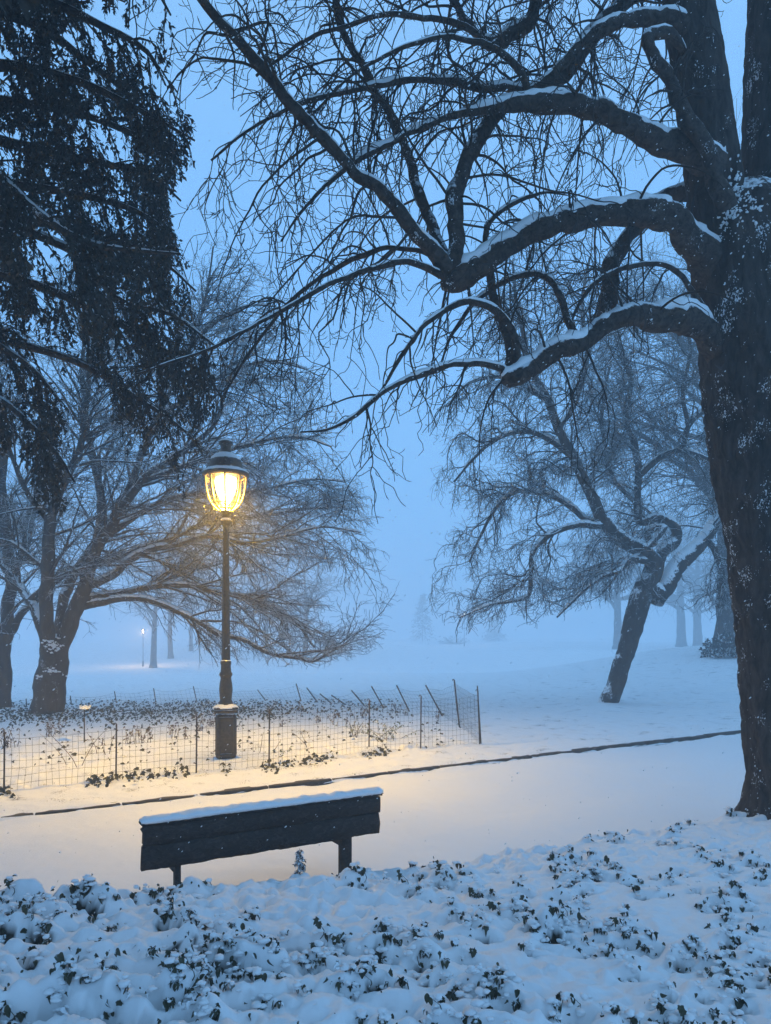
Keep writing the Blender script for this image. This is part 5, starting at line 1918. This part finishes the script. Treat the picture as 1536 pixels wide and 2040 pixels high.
# dark leaf litter and ivy in the bed
mb = MB()
for k in range(4600):
    if k < 3500:                                # band of ivy at the back left of the bed
        px, py = random.uniform(-30, 800) * random.choice((1, .7)), random.gauss(1413, 12)
        py += max(0, 40 - px * .06) * .3
        if py < 1396:
            continue
    elif k < 3900:
        px, py = random.uniform(0, 930), random.uniform(1425, 1530)
        if py > 1575 - px * .095:
            continue
    else:                                       # ragged row along the foot of the fence
        px = random.uniform(-10, 800)
        py = np.interp(px, [0, 231, 391, 536, 735, 838], [1585, 1556, 1543, 1531, 1504, 1497]) + random.gauss(0, 5)
        if float(vnoise(px * .02, 3.0, seed=77)) < -.05:
            continue
    b = on_ground(px, py)
    s = random.uniform(.035, .085)
    a = random.uniform(-1, 1)
    add_leaf(mb, b + np.array([0, 0, random.uniform(.02, .09)]), np.array([a, -.5, random.uniform(-.6, .4)]), np.array([a * .4, -.7, .6]), s, fold=.35, curl=.3)
tag(mb.build('ivy', M['litter'], smooth=False), 'dark ivy and leaf litter scattered over the fenced bed', 'ivy', kind='stuff')

# young fir at the bench leg, plants by the trunk
bx, by = W(597, 1735, 5.35)[0], 5.35
sap = thing('fir_seedling', 'tiny snow-dusted fir seedling beside the right bench leg', 'plant', (bx, by, float(bank_z(bx, by))))
z0 = float(bank_z(bx, by)) - .03
top = W(598, 1690, 5.35)[2]
hh = top - z0
P = np.array([(bx, by, z0 + hh * t) for t in np.linspace(0, 1, 10)])
a = spawn(P[None], np.full((1, 10), .006), 70, (.15, .97), (.05, .09), 5, (60, 95), grav=1.6, wig=.06, rs=.4, r_tip=.0012, rmax=.002, lshrink=.7, r=np.random.default_rng(3))
mb = MB()
tubes(mb, P, np.linspace(.006, .001, 10), 5)
mb.build('stem', M['dry'], sap)
mb = MB()
tubes(mb, *a, 3)
tufts(mb, *a, 10, (.015, .032), np.random.default_rng(4), droop=.5, w=.35)
mb.build('needles', M['needle_snow'], sap, smooth=False)

# ------------------------------------------------------------------ falling snow
n = 9000
dd = 2.6 + 26 * rng.random(n) ** 1.6
pxs, pys = rng.uniform(-250, 1790, n), rng.uniform(-250, 1700, n)
c0 = np.stack([(pxs - 768) / F_PX * dd, dd, EYE + (HOR - pys) / F_PX * dd], 1)
n2_ = 2600                                       # flakes swirling about the lantern
c1_ = np.stack([LX + rng.normal(0, .75, n2_), LY + rng.normal(0, .9, n2_), lz(985) + rng.normal(0, .8, n2_)], 1)
c0 = np.concatenate([c0, c1_])
c0 = c0[c0[:, 2] > .75]
n = len(c0)
OCT = np.array([(1, 0, 0), (-1, 0, 0), (0, 1, 0), (0, -1, 0), (0, 0, 1), (0, 0, -1)], float)
OF = np.array([(0, 2, 4), (2, 1, 4), (1, 3, 4), (3, 0, 4), (2, 0, 5), (1, 2, 5), (3, 1, 5), (0, 3, 5)])
sz = rng.uniform(.0012, .0032, n)[:, None, None]
dirs = np.array([.78, 0, .62])                   # wind-blown clumps are a little longer along the wind
o = OCT[None] * sz * np.array([1.0, 1, 1])
o = o + (o @ dirs)[..., None] * dirs * rng.uniform(.3, 1.6, n)[:, None, None]
V = c0[:, None, :] + o
mb = MB()
mb.add(V.reshape(-1, 3), (OF[None] + (np.arange(n) * 6)[:, None, None]).reshape(-1, 3))
tag(mb.build('falling_snow', M['flake']), 'snowflakes drifting through the air across the whole view', 'snow', kind='stuff')

# ------------------------------------------------------------------ the snowy air
hm = bpy.data.materials.new('snowy_air')
hm.use_nodes = True
hn, hl = hm.node_tree.nodes, hm.node_tree.links
hn.clear()
ho = hn.new('ShaderNodeOutputMaterial')
pv = hn.new('ShaderNodeVolumePrincipled')
pv.inputs['Color'].default_value = (.97, .98, 1.0, 1)
pv.inputs['Density'].default_value = HAZE_DENSITY
pv.inputs['Anisotropy'].default_value = 0.40
hl.new(pv.outputs[0], ho.inputs['Volume'])
mb = MB()
box(mb, (0, 170, 11.0), (470, 470, 13.5))
hz = mb.build('haze', hm, smooth=False)
tag(hz, 'pale blue snowy air thickening with distance', 'haze', kind='stuff')
